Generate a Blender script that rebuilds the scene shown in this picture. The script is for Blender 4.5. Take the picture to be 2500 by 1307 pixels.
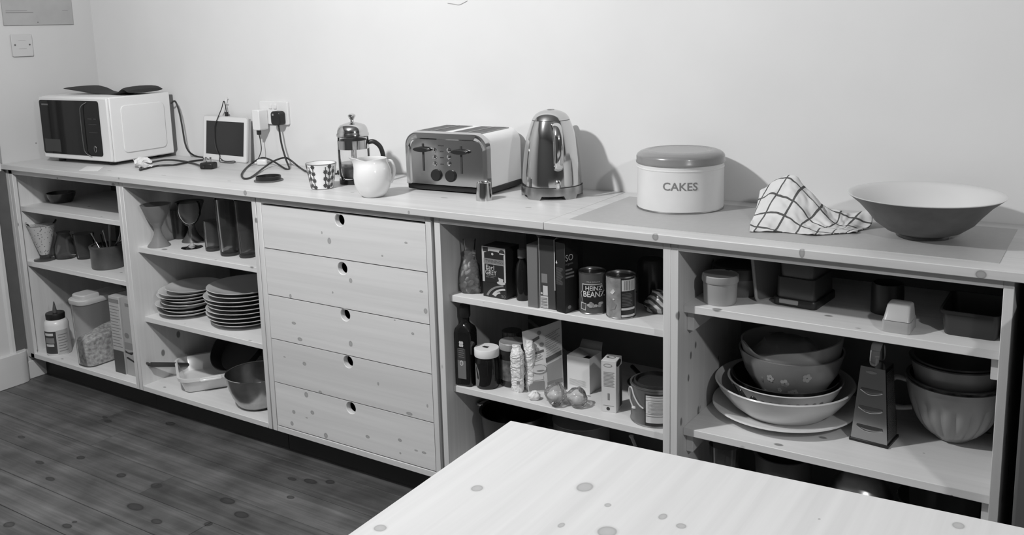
import bpy, bmesh, math, random
import numpy as np
from mathutils import Vector, Matrix, noise

# ------------------------------------------------------------------ clear
for o in list(bpy.data.objects): bpy.data.objects.remove(o, do_unlink=True)
scn = bpy.context.scene
COL = scn.collection
rnd = random.Random(7)

# ------------------------------------------------------------------ camera
CAM = np.array([3.7372, -2.4546, 1.3964])
YAW, PITCH, ROLL, FPX, PY = 0.5822, -0.1798, -0.0275, 2302.6656, 475.2327
W, H = 2500, 1307
_cy, _sy, _cp, _sp = math.cos(YAW), math.sin(YAW), math.cos(PITCH), math.sin(PITCH)
_f = np.array([-_sy*_cp, _cy*_cp, _sp]); _r = np.array([_cy, _sy, 0.0]); _u = np.cross(_r, _f)
_c, _s = math.cos(ROLL), math.sin(ROLL)
RGT, UPV, FWD = _c*_r + _s*_u, -_s*_r + _c*_u, _f
MC = np.array([RGT, UPV, FWD])
cam = bpy.data.cameras.new('camera'); cam.sensor_fit = 'HORIZONTAL'; cam.sensor_width = 36.0
cam.lens = FPX/W*36.0
cam.shift_y = -(H/2 - PY)/W
cam.clip_start = 0.02
camo = bpy.data.objects.new('camera', cam); COL.objects.link(camo)
m = Matrix.Identity(4)
for i in range(3):
    m[i][0], m[i][1], m[i][2], m[i][3] = RGT[i], UPV[i], -FWD[i], CAM[i]
camo.matrix_world = m
scn.camera = camo

# ------------------------------------------------------------------ light
world = bpy.data.worlds.new('world'); scn.world = world; world.use_nodes = True
world.node_tree.nodes['Background'].inputs[0].default_value = (.5, .5, .5, 1)
world.node_tree.nodes['Background'].inputs[1].default_value = 0.0
def lamp(name, loc, power, rad):
    l = bpy.data.lights.new(name, 'POINT'); l.energy = power; l.shadow_soft_size = rad; l.color = (1, 1, 1)
    o = bpy.data.objects.new(name, l); COL.objects.link(o); o.location = loc
lamp('ceiling_bulb', (1.85, -1.66, 2.22), 130, .05)
lamp('far_ceiling_bulb', (4.60, -1.95, 2.05), 54, .05)
vs = scn.view_settings
vs.view_transform = 'Standard'; vs.look = 'None'; vs.gamma = 1.0; vs.exposure = 0.0; vs.use_curve_mapping = False

# ------------------------------------------------------------------ pixel -> place helpers
def ray(u, v): return MC.T @ np.array([(u-W/2)/FPX, -(v-PY)/FPX, 1.0])
def on(u, v, x=None, y=None, z=None):
    d = ray(u, v)
    if x is not None: k = (x-CAM[0])/d[0]
    elif y is not None: k = (y-CAM[1])/d[1]
    else: k = (z-CAM[2])/d[2]
    return CAM + k*d
def depth(x, y, z): return float(FWD @ (np.array([x, y, z])-CAM))
def zat(x, y, v):
    q = (PY-v)/FPX; a = np.array([x, y, 0.0])-CAM
    return float((q*(FWD@a) - UPV@a)/(UPV[2]-q*FWD[2]))
def base(u, vB, hw, z):
    s = .3
    for _ in range(6):
        P = on(u, vB-hw*s, z=z); s = (CAM[2]-z)/np.linalg.norm(P-CAM)
    return float(P[0]), float(P[1]), hw*depth(*P)/FPX
def rpx(x, y, z, hw): return hw*depth(x, y, z)/FPX
def prof(cx, cy, z0, lst):
    out = []
    for v, hw in lst:
        z = zat(cx, cy, v); out.append((rpx(cx, cy, z, hw), z-z0))
    return out
def zfront(cx, cy, r, v):
    a = math.atan2(CAM[1]-cy, CAM[0]-cx)
    return zat(cx+r*math.cos(a), cy+r*math.sin(a), v)
def camang(cx, cy): return math.atan2(CAM[1]-cy, CAM[0]-cx)

# ------------------------------------------------------------------ materials
MATS = {}
def nodes(name):
    mt = bpy.data.materials.new(name); mt.use_nodes = True
    nt = mt.node_tree; b = nt.nodes['Principled BSDF']
    return mt, nt, b
def mat(name, g, rough=.5, metal=0.0, spec=.5, noise_amt=0.0, noise_scale=30.0, bump=0.0, bump_scale=200.0, coat=0.0):
    if name in MATS: return MATS[name]
    mt, nt, b = nodes(name)
    b.inputs['Base Color'].default_value = (g, g, g, 1); b.inputs['Roughness'].default_value = rough
    b.inputs['Metallic'].default_value = metal; b.inputs['Specular IOR Level'].default_value = spec
    b.inputs['Coat Weight'].default_value = coat
    if noise_amt or bump:
        tc = nt.nodes.new('ShaderNodeTexCoord')
    if noise_amt:
        n = nt.nodes.new('ShaderNodeTexNoise'); n.inputs['Scale'].default_value = noise_scale; n.inputs['Detail'].default_value = 5
        nt.links.new(tc.outputs['Object'], n.inputs['Vector'])
        r = nt.nodes.new('ShaderNodeValToRGB')
        lo, hi = g*(1-noise_amt), min(1, g*(1+noise_amt))
        r.color_ramp.elements[0].position = .3; r.color_ramp.elements[1].position = .7
        r.color_ramp.elements[0].color = (lo, lo, lo, 1); r.color_ramp.elements[1].color = (hi, hi, hi, 1)
        nt.links.new(n.outputs['Fac'], r.inputs['Fac']); nt.links.new(r.outputs['Color'], b.inputs['Base Color'])
    if bump:
        n2 = nt.nodes.new('ShaderNodeTexNoise'); n2.inputs['Scale'].default_value = bump_scale; n2.inputs['Detail'].default_value = 4
        nt.links.new(tc.outputs['Object'], n2.inputs['Vector'])
        bp = nt.nodes.new('ShaderNodeBump'); bp.inputs['Strength'].default_value = bump; bp.inputs['Distance'].default_value = .002
        nt.links.new(n2.outputs['Fac'], bp.inputs['Height']); nt.links.new(bp.outputs['Normal'], b.inputs['Normal'])
    MATS[name] = mt; return mt
def clear(name, tint=.9, gloss=.12, body=None, bodyamt=0.0, rough=.03):
    """thin clear glass / plastic: see-through with a fresnel sheen, optionally milky"""
    if name in MATS: return MATS[name]
    mt = bpy.data.materials.new(name); mt.use_nodes = True; nt = mt.node_tree; nt.nodes.clear()
    out = nt.nodes.new('ShaderNodeOutputMaterial'); tr = nt.nodes.new('ShaderNodeBsdfTransparent')
    tr.inputs[0].default_value = (tint, tint, tint, 1)
    gl = nt.nodes.new('ShaderNodeBsdfGlossy'); gl.inputs['Roughness'].default_value = rough
    gl.inputs['Color'].default_value = (1, 1, 1, 1)
    lw = nt.nodes.new('ShaderNodeLayerWeight'); lw.inputs[0].default_value = gloss
    mx = nt.nodes.new('ShaderNodeMixShader')
    src = tr.outputs[0]
    if bodyamt:
        df = nt.nodes.new('ShaderNodeBsdfDiffuse'); df.inputs[0].default_value = (body, body, body, 1)
        m2 = nt.nodes.new('ShaderNodeMixShader'); m2.inputs[0].default_value = bodyamt
        nt.links.new(tr.outputs[0], m2.inputs[1]); nt.links.new(df.outputs[0], m2.inputs[2]); src = m2.outputs[0]
    nt.links.new(lw.outputs['Fresnel'], mx.inputs[0]); nt.links.new(src, mx.inputs[1]); nt.links.new(gl.outputs[0], mx.inputs[2])
    nt.links.new(mx.outputs[0], out.inputs[0])
    MATS[name] = mt; return mt
def wood(name, axis, lo, hi, knot=.16, rough=.45, knots=True, kscale=20.0, kr=.17, coat=0.0, vary=.05, streak=1.0, kpts=(), blotch=0.0):
    if name in MATS: return MATS[name]
    mt, nt, b = nodes(name)
    N = nt.nodes.new; L = nt.links.new
    tc = N('ShaderNodeTexCoord'); oi = N('ShaderNodeObjectInfo')
    sc = N('ShaderNodeVectorMath'); sc.operation = 'SCALE'; sc.inputs[0].default_value = (17.3, 29.1, 11.7); L(oi.outputs['Random'], sc.inputs['Scale'])
    ad = N('ShaderNodeVectorMath'); ad.operation = 'ADD'; L(tc.outputs['Object'], ad.inputs[0]); L(sc.outputs[0], ad.inputs[1])
    # growth-ring streaks, stretched along the grain
    mp = N('ShaderNodeMapping'); s = [30.0, 30.0, 30.0]; s[axis] = .9; mp.inputs['Scale'].default_value = s; L(ad.outputs[0], mp.inputs['Vector'])
    n1 = N('ShaderNodeTexNoise'); n1.inputs['Scale'].default_value = 1.0; n1.inputs['Detail'].default_value = 6; n1.inputs['Distortion'].default_value = .7; L(mp.outputs[0], n1.inputs['Vector'])
    mp2 = N('ShaderNodeMapping'); s2 = [130.0]*3; s2[axis] = 5.0; mp2.inputs['Scale'].default_value = s2; L(ad.outputs[0], mp2.inputs['Vector'])
    n2 = N('ShaderNodeTexNoise'); n2.inputs['Scale'].default_value = 1.0; n2.inputs['Detail'].default_value = 3; L(mp2.outputs[0], n2.inputs['Vector'])
    mixn = N('ShaderNodeMath'); mixn.operation = 'MULTIPLY_ADD'; L(n2.outputs['Fac'], mixn.inputs[0]); mixn.inputs[1].default_value = .35*streak; L(n1.outputs['Fac'], mixn.inputs[2])
    rp = N('ShaderNodeValToRGB'); rp.color_ramp.elements[0].position = .42; rp.color_ramp.elements[1].position = .86
    rp.color_ramp.elements[0].color = (hi, hi, hi, 1); rp.color_ramp.elements[1].color = (lo, lo, lo, 1); L(mixn.outputs[0], rp.inputs['Fac'])
    # board to board tone
    tn = N('ShaderNodeMath'); tn.operation = 'MULTIPLY_ADD'; L(oi.outputs['Random'], tn.inputs[0]); tn.inputs[1].default_value = 2*vary; tn.inputs[2].default_value = 1-vary
    tm = N('ShaderNodeVectorMath'); tm.operation = 'SCALE'; L(rp.outputs['Color'], tm.inputs[0]); L(tn.outputs[0], tm.inputs['Scale'])
    col = tm.outputs[0]
    if blotch:
        nb_ = N('ShaderNodeTexNoise'); nb_.inputs['Scale'].default_value = 7.0; nb_.inputs['Detail'].default_value = 6; L(tc.outputs['Object'], nb_.inputs['Vector'])
        mb_ = N('ShaderNodeMapRange'); mb_.inputs[1].default_value = .3; mb_.inputs[2].default_value = .7; mb_.inputs[3].default_value = 1-blotch; mb_.inputs[4].default_value = 1+blotch; L(nb_.outputs['Fac'], mb_.inputs[0])
        sb_ = N('ShaderNodeVectorMath'); sb_.operation = 'SCALE'; L(col, sb_.inputs[0]); L(mb_.outputs[0], sb_.inputs['Scale']); col = sb_.outputs[0]
    if knots:
        mk = N('ShaderNodeMapping'); ks = [kscale]*3; ks[axis] = kscale*.62; mk.inputs['Scale'].default_value = ks; L(ad.outputs[0], mk.inputs['Vector'])
        vo = N('ShaderNodeTexVoronoi'); vo.inputs['Scale'].default_value = 1.0; L(mk.outputs[0], vo.inputs['Vector'])
        sep = N('ShaderNodeSeparateColor'); L(vo.outputs['Color'], sep.inputs[0])
        rr = N('ShaderNodeMapRange'); rr.inputs[1].default_value = .45; rr.inputs[2].default_value = 1.0; rr.inputs[3].default_value = 0.0008; rr.inputs[4].default_value = kr; L(sep.outputs[0], rr.inputs[0])
        dv = N('ShaderNodeMath'); dv.operation = 'DIVIDE'; L(vo.outputs['Distance'], dv.inputs[0]); L(rr.outputs[0], dv.inputs[1])
        ms = N('ShaderNodeMapRange'); ms.interpolation_type = 'SMOOTHSTEP'; ms.inputs[1].default_value = .75; ms.inputs[2].default_value = 1.25; ms.inputs[3].default_value = 1.0; ms.inputs[4].default_value = 0.0; L(dv.outputs[0], ms.inputs[0])
        mx = N('ShaderNodeMix'); mx.data_type = 'RGBA'; L(ms.outputs[0], mx.inputs['Factor']); L(col, mx.inputs['A']); mx.inputs['B'].default_value = (knot, knot, knot, 1)
        col = mx.outputs['Result']
    if kpts:
        geo = N('ShaderNodeNewGeometry'); mn = None
        for (P, R_) in kpts:
            v1 = N('ShaderNodeVectorMath'); v1.operation = 'MULTIPLY_ADD'; L(geo.outputs['Position'], v1.inputs[0])
            inv = [1.0/q for q in R_]; v1.inputs[1].default_value = inv; v1.inputs[2].default_value = [-float(P[i])*inv[i] for i in range(3)]
            ln = N('ShaderNodeVectorMath'); ln.operation = 'LENGTH'; L(v1.outputs[0], ln.inputs[0])
            if mn is None: mn = ln.outputs['Value']
            else:
                mm = N('ShaderNodeMath'); mm.operation = 'MINIMUM'; L(mn, mm.inputs[0]); L(ln.outputs['Value'], mm.inputs[1]); mn = mm.outputs[0]
        wob = N('ShaderNodeMath'); wob.operation = 'MULTIPLY_ADD'; L(n1.outputs['Fac'], wob.inputs[0]); wob.inputs[1].default_value = .5; L(mn, wob.inputs[2])
        kr_ = N('ShaderNodeValToRGB'); e = kr_.color_ramp.elements
        e[0].position = 0.0; e[0].color = (.62, .62, .62, 1); e[1].position = .52; e[1].color = (0, 0, 0, 1)
        q = kr_.color_ramp.elements.new(.30); q.color = (.75, .75, .75, 1); q = kr_.color_ramp.elements.new(.38); q.color = (1, 1, 1, 1); q = kr_.color_ramp.elements.new(.43); q.color = (.22, .22, .22, 1)
        dv2 = N('ShaderNodeMath'); dv2.operation = 'MULTIPLY'; L(wob.outputs[0], dv2.inputs[0]); dv2.inputs[1].default_value = .32; L(dv2.outputs[0], kr_.inputs['Fac'])
        mx2 = N('ShaderNodeMix'); mx2.data_type = 'RGBA'; L(kr_.outputs['Color'], mx2.inputs['Factor']); L(col, mx2.inputs['A']); mx2.inputs['B'].default_value = (knot, knot, knot, 1)
        col = mx2.outputs['Result']
    L(col, b.inputs['Base Color'])
    b.inputs['Roughness'].default_value = rough; b.inputs['Specular IOR Level'].default_value = .35; b.inputs['Coat Weight'].default_value = coat
    bp = N('ShaderNodeBump'); bp.inputs['Strength'].default_value = .12; bp.inputs['Distance'].default_value = .001; L(n2.outputs['Fac'], bp.inputs['Height']); L(bp.outputs['Normal'], b.inputs['Normal'])
    MATS[name] = mt; return mt

def kp(pts, conv, rx, ry, rz):
    g = random.Random(len(pts)); out = []
    for u, v, k in pts:
        e = g.uniform(.7, 1.45); out.append((conv(u, v), (rx*k*.66*e, ry*k*.66, rz*k*.66/e)))
    return out
_dk = [(337,197,.5),(370,233,1.3),(605,300,.5),(710,242,.6),(465,410,1),(198,478,.8),(385,462,.5),(778,458,.7),(797,545,1.1),(213,598,1),(240,670,1.2),(465,690,1.2),(660,585,.4),(740,645,.7),(260,778,1.1),(172,748,.5),(587,867,.7),(805,965,.6),(725,1000,1.2),(330,905,1),(268,915,1.3),(213,992,1),(295,995,1.1),(270,1018,.5),(205,1043,1),(355,1097,1.2),(540,1102,.9),(683,1117,.9),(755,1163,.6),(790,1173,.8),(685,1175,.5)]
PINE_D = wood('pine_drawer_front', 0, .66, .75, knot=.30, knots=False, kpts=kp([(600+a/1.8154, 460+b/1.8154, k) for a, b, k in _dk], lambda u, v: on(u, v, y=-.4488), .0105, .02, .0085))
PINE_X = wood('pine_along_x', 0, .66, .75, knot=.26)
PINE_Z = wood('pine_along_z', 2, .62, .71, knot=.22)
PINE_S = wood('pine_shelf', 0, .68, .76, knot=.26)
_wk = kp([(598.5,471,1), (998,519,.6), (1600,579,1.1), (1958,618,1.1), (2395,671,1.3), (290,436,.5), (2421,650,.5), (1456,546,.5), (1619,566,.45), (745,463,.4)], lambda u, v: on(u, v, y=-.4666), .009, .012, .013)+kp([(267,417,.8), (1085,483,1), (400,428,.7), (860,470,.6), (1500,466,.7), (560,442,.6), (1290,507,.8)], lambda u, v: on(u, v, z=.9), .022, .007, .02)
WORK = wood('worktop_pine', 0, .57, .69, knot=.26, rough=.38, knots=False, kpts=_wk)
_tk = kp([(1165,1193,.85), (1428,1190,1.3), (1484,1234,.45), (1618,1262,.75), (1663,1285,.6), (928,1290,.75), (1482,1299,1.2), (1370,1283,.6), (2340,1284,.8), (2000,1268,.2)], lambda u, v: on(u, v, z=.75), .0125, .016, .02)
TABLE = wood('table_pine', 1, .58, .66, knot=.33, rough=.4, knots=False, vary=.015, kpts=_tk)
_fk = kp([(a/1.3464, 806+b/1.3464, k) for a, b, k in ((398,478,1), (445,582,1.4), (747,562,1.2), (793,608,1.2), (265,420,.9), (165,490,.8), (70,352,.7), (355,300,.8), (560,308,1), (515,512,1.2), (685,638,.9), (515,630,1), (220,645,.8), (30,640,1.2), (1020,498,1), (1085,500,.9), (955,550,.7), (245,632,.5), (130,436,.7), (960,490,.7), (345,287,.5))], lambda u, v: on(u, v, z=0), .03, .018, .02)
FLOORM = wood('floor_pine', 0, .080, .160, knot=.028, rough=.42, knots=False, vary=.2, streak=1.4, kpts=_fk, blotch=.35)
def wallpaint(name, g):
    return mat(name, g, .85, spec=.2, noise_amt=.025, noise_scale=3.0, bump=.12, bump_scale=40)
WALL = wallpaint('wall_paint', .70)
CEIL = wallpaint('ceiling_paint', .20)
DIM = wallpaint('far_wall_paint', .13)
GLOSSW = mat('white_gloss_paint', .66, .35, noise_amt=.03, noise_scale=8)
DARKW = mat('dark_wall_paint', .10, .6, noise_amt=.08, noise_scale=20)
WHITEP = mat('white_plastic', .74, .3)
WHITEC = mat('white_ceramic', .80, .12, coat=.4)
GREYC = mat('grey_china', .52, .16, coat=.3)
DARKC = mat('dark_glaze', .03, .15, coat=.4)
BLACKP = mat('black_plastic', .016, .38, spec=.4)
BLACKR = mat('black_rubber', .022, .5)
BLACKG = mat('black_glass', .010, .08, spec=.28)
CHROME = mat('chrome', .62, .10, metal=1.0)
STEEL = mat('brushed_steel', .42, .28, metal=1.0, noise_amt=.08, noise_scale=60)
DSTEEL = mat('dark_steel', .16, .3, metal=1.0)
IRON = mat('cast_iron', .02, .45, bump=.1)
PAPERW = mat('white_card', .68, .6)
PRINTD = mat('dark_print', .035, .5)
PRINTM = mat('mid_print', .22, .5)
PRINTL = mat('light_print', .60, .5)
GLASS = clear('clear_glass', .985, .12, body=.7, bodyamt=.025)
DGLASS = clear('smoked_glass', .78, .12, body=.22, bodyamt=.16)
FROST = clear('frosted_glass', .8, .12, body=.28, bodyamt=.72, rough=.35)
MILKY = clear('milky_plastic', .95, .06, body=.5, bodyamt=.16, rough=.3)
FILM = clear('plastic_film', .92, .30, body=.6, bodyamt=.14, rough=.08)

# ------------------------------------------------------------------ mesh builder
class MB:
    def __init__(s): s.v = []; s.f = []; s.mi = []; s.uv = None
    def add(s, vs, fs, mi=0):
        o = len(s.v); s.v += [tuple(map(float, p)) for p in vs]; s.f += [tuple(i+o for i in f) for f in fs]; s.mi += [mi]*len(fs); return s
    def box(s, x0, y0, z0, x1, y1, z1, mi=0):
        v = [(x0,y0,z0),(x1,y0,z0),(x1,y1,z0),(x0,y1,z0),(x0,y0,z1),(x1,y0,z1),(x1,y1,z1),(x0,y1,z1)]
        return s.add(v, [(0,3,2,1),(4,5,6,7),(0,1,5,4),(1,2,6,5),(2,3,7,6),(3,0,4,7)], mi)
    def hexa(s, b4, t4, mi=0):
        return s.add(list(b4)+list(t4), [(0,3,2,1),(4,5,6,7),(0,1,5,4),(1,2,6,5),(2,3,7,6),(3,0,4,7)], mi)
    def lathe(s, pr, seg=48, c=(0,0,0), mi=0, fn=None):
        vs, fs, rows = [], [], []
        for r, z in pr:
            if r < 1e-5: rows.append([len(vs)]); vs.append((c[0], c[1], c[2]+z))
            else:
                rows.append(list(range(len(vs), len(vs)+seg)))
                for i in range(seg):
                    a = 2*math.pi*i/seg; p = (r*math.cos(a), r*math.sin(a), z)
                    if fn: p = fn(p, a)
                    vs.append((c[0]+p[0], c[1]+p[1], c[2]+p[2]))
        for A, B in zip(rows, rows[1:]):
            if len(A) == 1 and len(B) == 1: continue
            for i in range(seg):
                j = (i+1) % seg
                if len(A) == 1: fs.append((A[0], B[j], B[i]))
                elif len(B) == 1: fs.append((A[i], A[j], B[0]))
                else: fs.append((A[i], A[j], B[j], B[i]))
        return s.add(vs, fs, mi)
    def tube(s, pts, r, seg=10, mi=0, smooth=True, close=False):
        P = [Vector(p) for p in pts]
        if smooth and len(P) > 2:
            Q = []
            for i in range(len(P)-1):
                p0 = P[max(i-1, 0)]; p1 = P[i]; p2 = P[i+1]; p3 = P[min(i+2, len(P)-1)]
                for k in range(6):
                    t = k/6
                    Q.append(.5*((2*p1)+(p2-p0)*t+(2*p0-5*p1+4*p2-p3)*t*t+(3*p1-p0-3*p2+p3)*t**3))
            Q.append(P[-1]); P = Q
        vs, fs = [], []; nrm = None
        for i, p in enumerate(P):
            d = (P[min(i+1, len(P)-1)]-P[max(i-1, 0)])
            if d.length < 1e-9: d = Vector((0, 0, 1))
            d.normalize()
            if nrm is None: nrm = d.orthogonal().normalized()
            else:
                nrm = nrm-d*nrm.dot(d)
                nrm = nrm.normalized() if nrm.length > 1e-6 else d.orthogonal().normalized()
            b = d.cross(nrm)
            rr = r(i/(len(P)-1)) if callable(r) else r
            for k in range(seg):
                a = 2*math.pi*k/seg; vs.append(p+(nrm*math.cos(a)+b*math.sin(a))*rr)
        n = len(P)
        for i in range(n-1):
            for k in range(seg):
                j = (k+1) % seg; fs.append((i*seg+k, i*seg+j, (i+1)*seg+j, (i+1)*seg+k))
        fs.append(tuple(range(seg-1, -1, -1))); fs.append(tuple((n-1)*seg+k for k in range(seg)))
        return s.add(vs, fs, mi)
    def prism(s, poly, fn, t0, t1, mi=0):
        """poly: 2D loop; fn(a,b,t)->3D; extruded from t0 to t1"""
        n = len(poly)
        vs = [fn(a, b, t0) for a, b in poly]+[fn(a, b, t1) for a, b in poly]
        fs = [tuple(range(n)), tuple(range(2*n-1, n-1, -1))]
        for i in range(n):
            j = (i+1) % n; fs.append((i, i+n, j+n, j))
        return s.add(vs, fs, mi)
    def loft(s, rings, mi=0, cap=True):
        n = len(rings[0]); vs = [p for r in rings for p in r]; fs = []
        for k in range(len(rings)-1):
            for i in range(n):
                j = (i+1) % n; fs.append((k*n+i, k*n+j, (k+1)*n+j, (k+1)*n+i))
        if cap:
            fs.append(tuple(range(n-1, -1, -1))); fs.append(tuple((len(rings)-1)*n+i for i in range(n)))
        return s.add(vs, fs, mi)
    def grid(s, fn, nu, nv, mi=0):
        vs = [fn(i/nu, j/nv) for j in range(nv+1) for i in range(nu+1)]
        fs = [(j*(nu+1)+i, j*(nu+1)+i+1, (j+1)*(nu+1)+i+1, (j+1)*(nu+1)+i) for j in range(nv) for i in range(nu)]
        return s.add(vs, fs, mi)
def rrect(x0, y0, x1, y1, r, n=6):
    out = []
    for cx, cy, a0 in ((x1-r, y1-r, 0), (x0+r, y1-r, 90), (x0+r, y0+r, 180), (x1-r, y0+r, 270)):
        for k in range(n+1):
            a = math.radians(a0+90*k/n); out.append((cx+r*math.cos(a), cy+r*math.sin(a)))
    return out
def build(mb, name, mats, parent=None, loc=(0,0,0), rz=0.0, bevel=0.0, bseg=2, sub=0, smooth=True, ang=38, solid=0.0):
    me = bpy.data.meshes.new(name); me.from_pydata(mb.v, [], mb.f); me.validate()
    bm = bmesh.new(); bm.from_mesh(me); bmesh.ops.recalc_face_normals(bm, faces=bm.faces); bm.to_mesh(me); bm.free()
    if not isinstance(mats, (list, tuple)): mats = [mats]
    for mm in mats: me.materials.append(mm)
    if len(mats) > 1 and len(mb.mi) == len(me.polygons):
        me.polygons.foreach_set('material_index', mb.mi)
    if smooth:
        me.polygons.foreach_set('use_smooth', [True]*len(me.polygons)); me.set_sharp_from_angle(angle=math.radians(ang))
    o = bpy.data.objects.new(name, me); COL.objects.link(o)
    if parent is not None: o.parent = parent
    o.location = loc; o.rotation_euler = (0, 0, rz)
    if solid:
        md = o.modifiers.new('solid', 'SOLIDIFY'); md.thickness = solid; md.offset = 0
    if bevel:
        md = o.modifiers.new('bevel', 'BEVEL'); md.width = bevel; md.segments = bseg; md.limit_method = 'ANGLE'; md.angle_limit = math.radians(40)
    if sub:
        md = o.modifiers.new('sub', 'SUBSURF'); md.levels = sub; md.render_levels = sub
    return o
def tag(o, label, cat, group=None):
    o['label'] = label; o['category'] = cat
    if group: o['group'] = group
    return o
def thing(name, label, cat, loc=(0,0,0), rz=0.0, group=None):
    o = bpy.data.objects.new(name, None); COL.objects.link(o); o.empty_display_size = .03
    o.location = loc; o.rotation_euler = (0, 0, rz)
    return tag(o, label, cat, group)
def struct(o): o['kind'] = 'structure'; return o
def one(mb, name, mats, label, cat, loc=(0,0,0), rz=0.0, group=None, **k):
    return tag(build(mb, name, mats, None, loc, rz, **k), label, cat, group)
def quad(parent, name, mt, fn, a0, b0, a1, b1):
    """flat print on a face: fn(a,b)->3D local"""
    mb = MB().add([fn(a0, b0), fn(a1, b0), fn(a1, b1), fn(a0, b1)], [(0, 1, 2, 3)])
    return build(mb, name, mt, parent, smooth=False)
def quads(parent, name, mt, fn, rects):
    if len(rects) <= 4:
        for q in rects: quad(parent, name, mt, fn, *q)
        return
    mb = MB()
    for a0, b0, a1, b1 in rects: mb.add([fn(a0, b0), fn(a1, b0), fn(a1, b1), fn(a0, b1)], [(0, 1, 2, 3)])
    o = build(mb, name, mt, parent, smooth=False); o['kind'] = 'stuff'; return o
def poly(parent, name, mt, fn, loops):
    mb = MB()
    for lp in loops: mb.add([fn(a, b) for a, b in lp], [tuple(range(len(lp)))])
    return build(mb, name, mt, parent, smooth=False)
def disc(cx, cy, rx, ry, n=20, a0=0): return [(cx+rx*math.cos(2*math.pi*k/n+a0), cy+ry*math.sin(2*math.pi*k/n+a0)) for k in range(n)]
def cylpatch(parent, name, mt, rf, a0, a1, z0, z1, n=14, nz=4):
    """print wrapped on a turned surface; rf(z)->radius"""
    mb = MB().grid(lambda s, t: ((rf(z0+(z1-z0)*t)+.0006)*math.cos(a0+(a1-a0)*s), (rf(z0+(z1-z0)*t)+.0006)*math.sin(a0+(a1-a0)*s), z0+(z1-z0)*t), n, nz)
    return build(mb, name, mt, parent)
def text(parent, name, s, mt, fn, a0, b0, a1, b1, bold=0.0):
    cu = bpy.data.curves.new(name, 'FONT'); cu.body = s; cu.offset = bold; cu.resolution_u = 3
    t = bpy.data.objects.new(name, cu); COL.objects.link(t)
    dg = bpy.context.evaluated_depsgraph_get(); me = bpy.data.meshes.new_from_object(t.evaluated_get(dg))
    bpy.data.objects.remove(t, do_unlink=True); bpy.data.curves.remove(cu)
    co = np.array([v.co for v in me.vertices]); lo, hi = co.min(0), co.max(0)
    vs = [fn(a0+(a1-a0)*(p[0]-lo[0])/(hi[0]-lo[0]), b0+(b1-b0)*(p[1]-lo[1])/(hi[1]-lo[1])) for p in co]
    mb = MB().add(vs, [tuple(p.vertices) for p in me.polygons])
    bpy.data.meshes.remove(me)
    return build(mb, name, mt, parent, smooth=False)
def interp(pr):
    """radius as a function of height for an outer profile"""
    zs = [p[1] for p in pr]; rs = [p[0] for p in pr]
    return lambda z: float(np.interp(z, zs, rs))
def shell(pr, t=.003, floor=.004):
    """closed vessel: outer profile up, inner profile down"""
    inner = [(max(r-t, .0005), max(z, floor)) for r, z in reversed(pr) if z >= 0]
    return [(0, pr[0][1])]+pr+inner+[(0, inner[-1][1])]
def solidp(pr): return [(0, pr[0][1])]+pr+[(0, pr[-1][1])]
def bar_lines(x0, z0, x1, z1, n, seed=1, fill=.5):
    r = random.Random(seed); h = (z1-z0)/n
    return [(x0, z0+h*i, x0+(x1-x0)*r.uniform(.6, 1), z0+h*(i+fill)) for i in range(n)]
ORD = ['topmost', 'second', 'third', 'fourth', 'fifth', 'sixth', 'seventh', 'eighth', 'ninth', 'tenth']
#==SETTING==
# ------------------------------------------------------------------ room
XR, YF, ZC = 7.0, -4.6, 2.6
def slab(name, a, mt, **k): return struct(build(MB().box(*a), name, mt, smooth=False, **k))
wb = slab('wall_back', (-.1, 0, -.05, XR+.1, .1, ZC), WALL)
wl = slab('wall_left', (-.1, YF, -.05, 0, 0, ZC), wallpaint('left_wall_paint', .55))
slab('wall_right', (XR, YF, -.05, XR+.1, 0, ZC), DIM)
slab('wall_front', (-.1, YF-.1, -.05, XR+.1, YF, ZC), DIM)
slab('ceiling', (-.1, YF-.1, ZC, XR+.1, .1, ZC+.1), CEIL)
fl = slab('floor', (-.1, YF-.1, -.08, XR+.1, .1, -.02), mat('subfloor', .02, .9))
# floorboards, each a board of its own
rows = []
y = -.063
while y > YF: rows.append((y, max(y-.13, YF))); y -= .13
rows.insert(0, (0.0, -.063))
pk = {}
for i, (ya, yb) in enumerate(rows):
    cuts = [0.0]
    if abs(ya+.453) < .01: cuts += [.65, 3.1]
    elif abs(ya+.843) < .01: cuts += [1.605, 3.9]
    else:
        x = rnd.uniform(.7, 2.6)
        while x < XR-.4: cuts.append(x); x += rnd.uniform(1.8, 3.0)
    cuts.append(XR)
    for xa, xb in zip(cuts, cuts[1:]):
        g = .0009
        build(MB().box(xa+g, yb+g, -.02, xb-g, ya-g, rnd.uniform(-.0006, .0002)), 'floorboard', FLOORM, fl, bevel=.001, bseg=1, smooth=False)
# left-hand side: dado band, dark painted strip, architrave, skirting
struct(build(MB().box(0, -.475, .873, .006, -.4672, .905), 'trim_1', GLOSSW, bevel=.001))
struct(build(MB().box(0, -.503, .13, .004, -.4515, .876), 'wall_panel', DARKW, smooth=False))
arch = MB().prism([(0, -.60), (.022, -.60), (.024, -.59), (.016, -.575), (.016, -.53), (.022, -.52), (.022, -.508), (.012, -.503), (0, -.503)], lambda a, b, t: (a, b, t), .13, 2.1)
struct(build(arch, 'trim_2', GLOSSW, ang=20))
slab('trim_3', (0, -.475, .905, .005, -.4605, 2.1), mat('grey_edge_paint', .3, .5))
sk = MB().prism([(0, -.62), (.03, -.62), (.037, -.60), (.037, -.50), (.033, -.478), (.02, -.464), (0, -.46)], lambda a, b, t: (a, b, t), 0, .132)
struct(build(sk, 'baseboard_left_block', GLOSSW, bevel=.002))
slab('baseboard_left', (0, -.46, 0, .012, -.002, .075), GLOSSW, bevel=.002)
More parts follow.
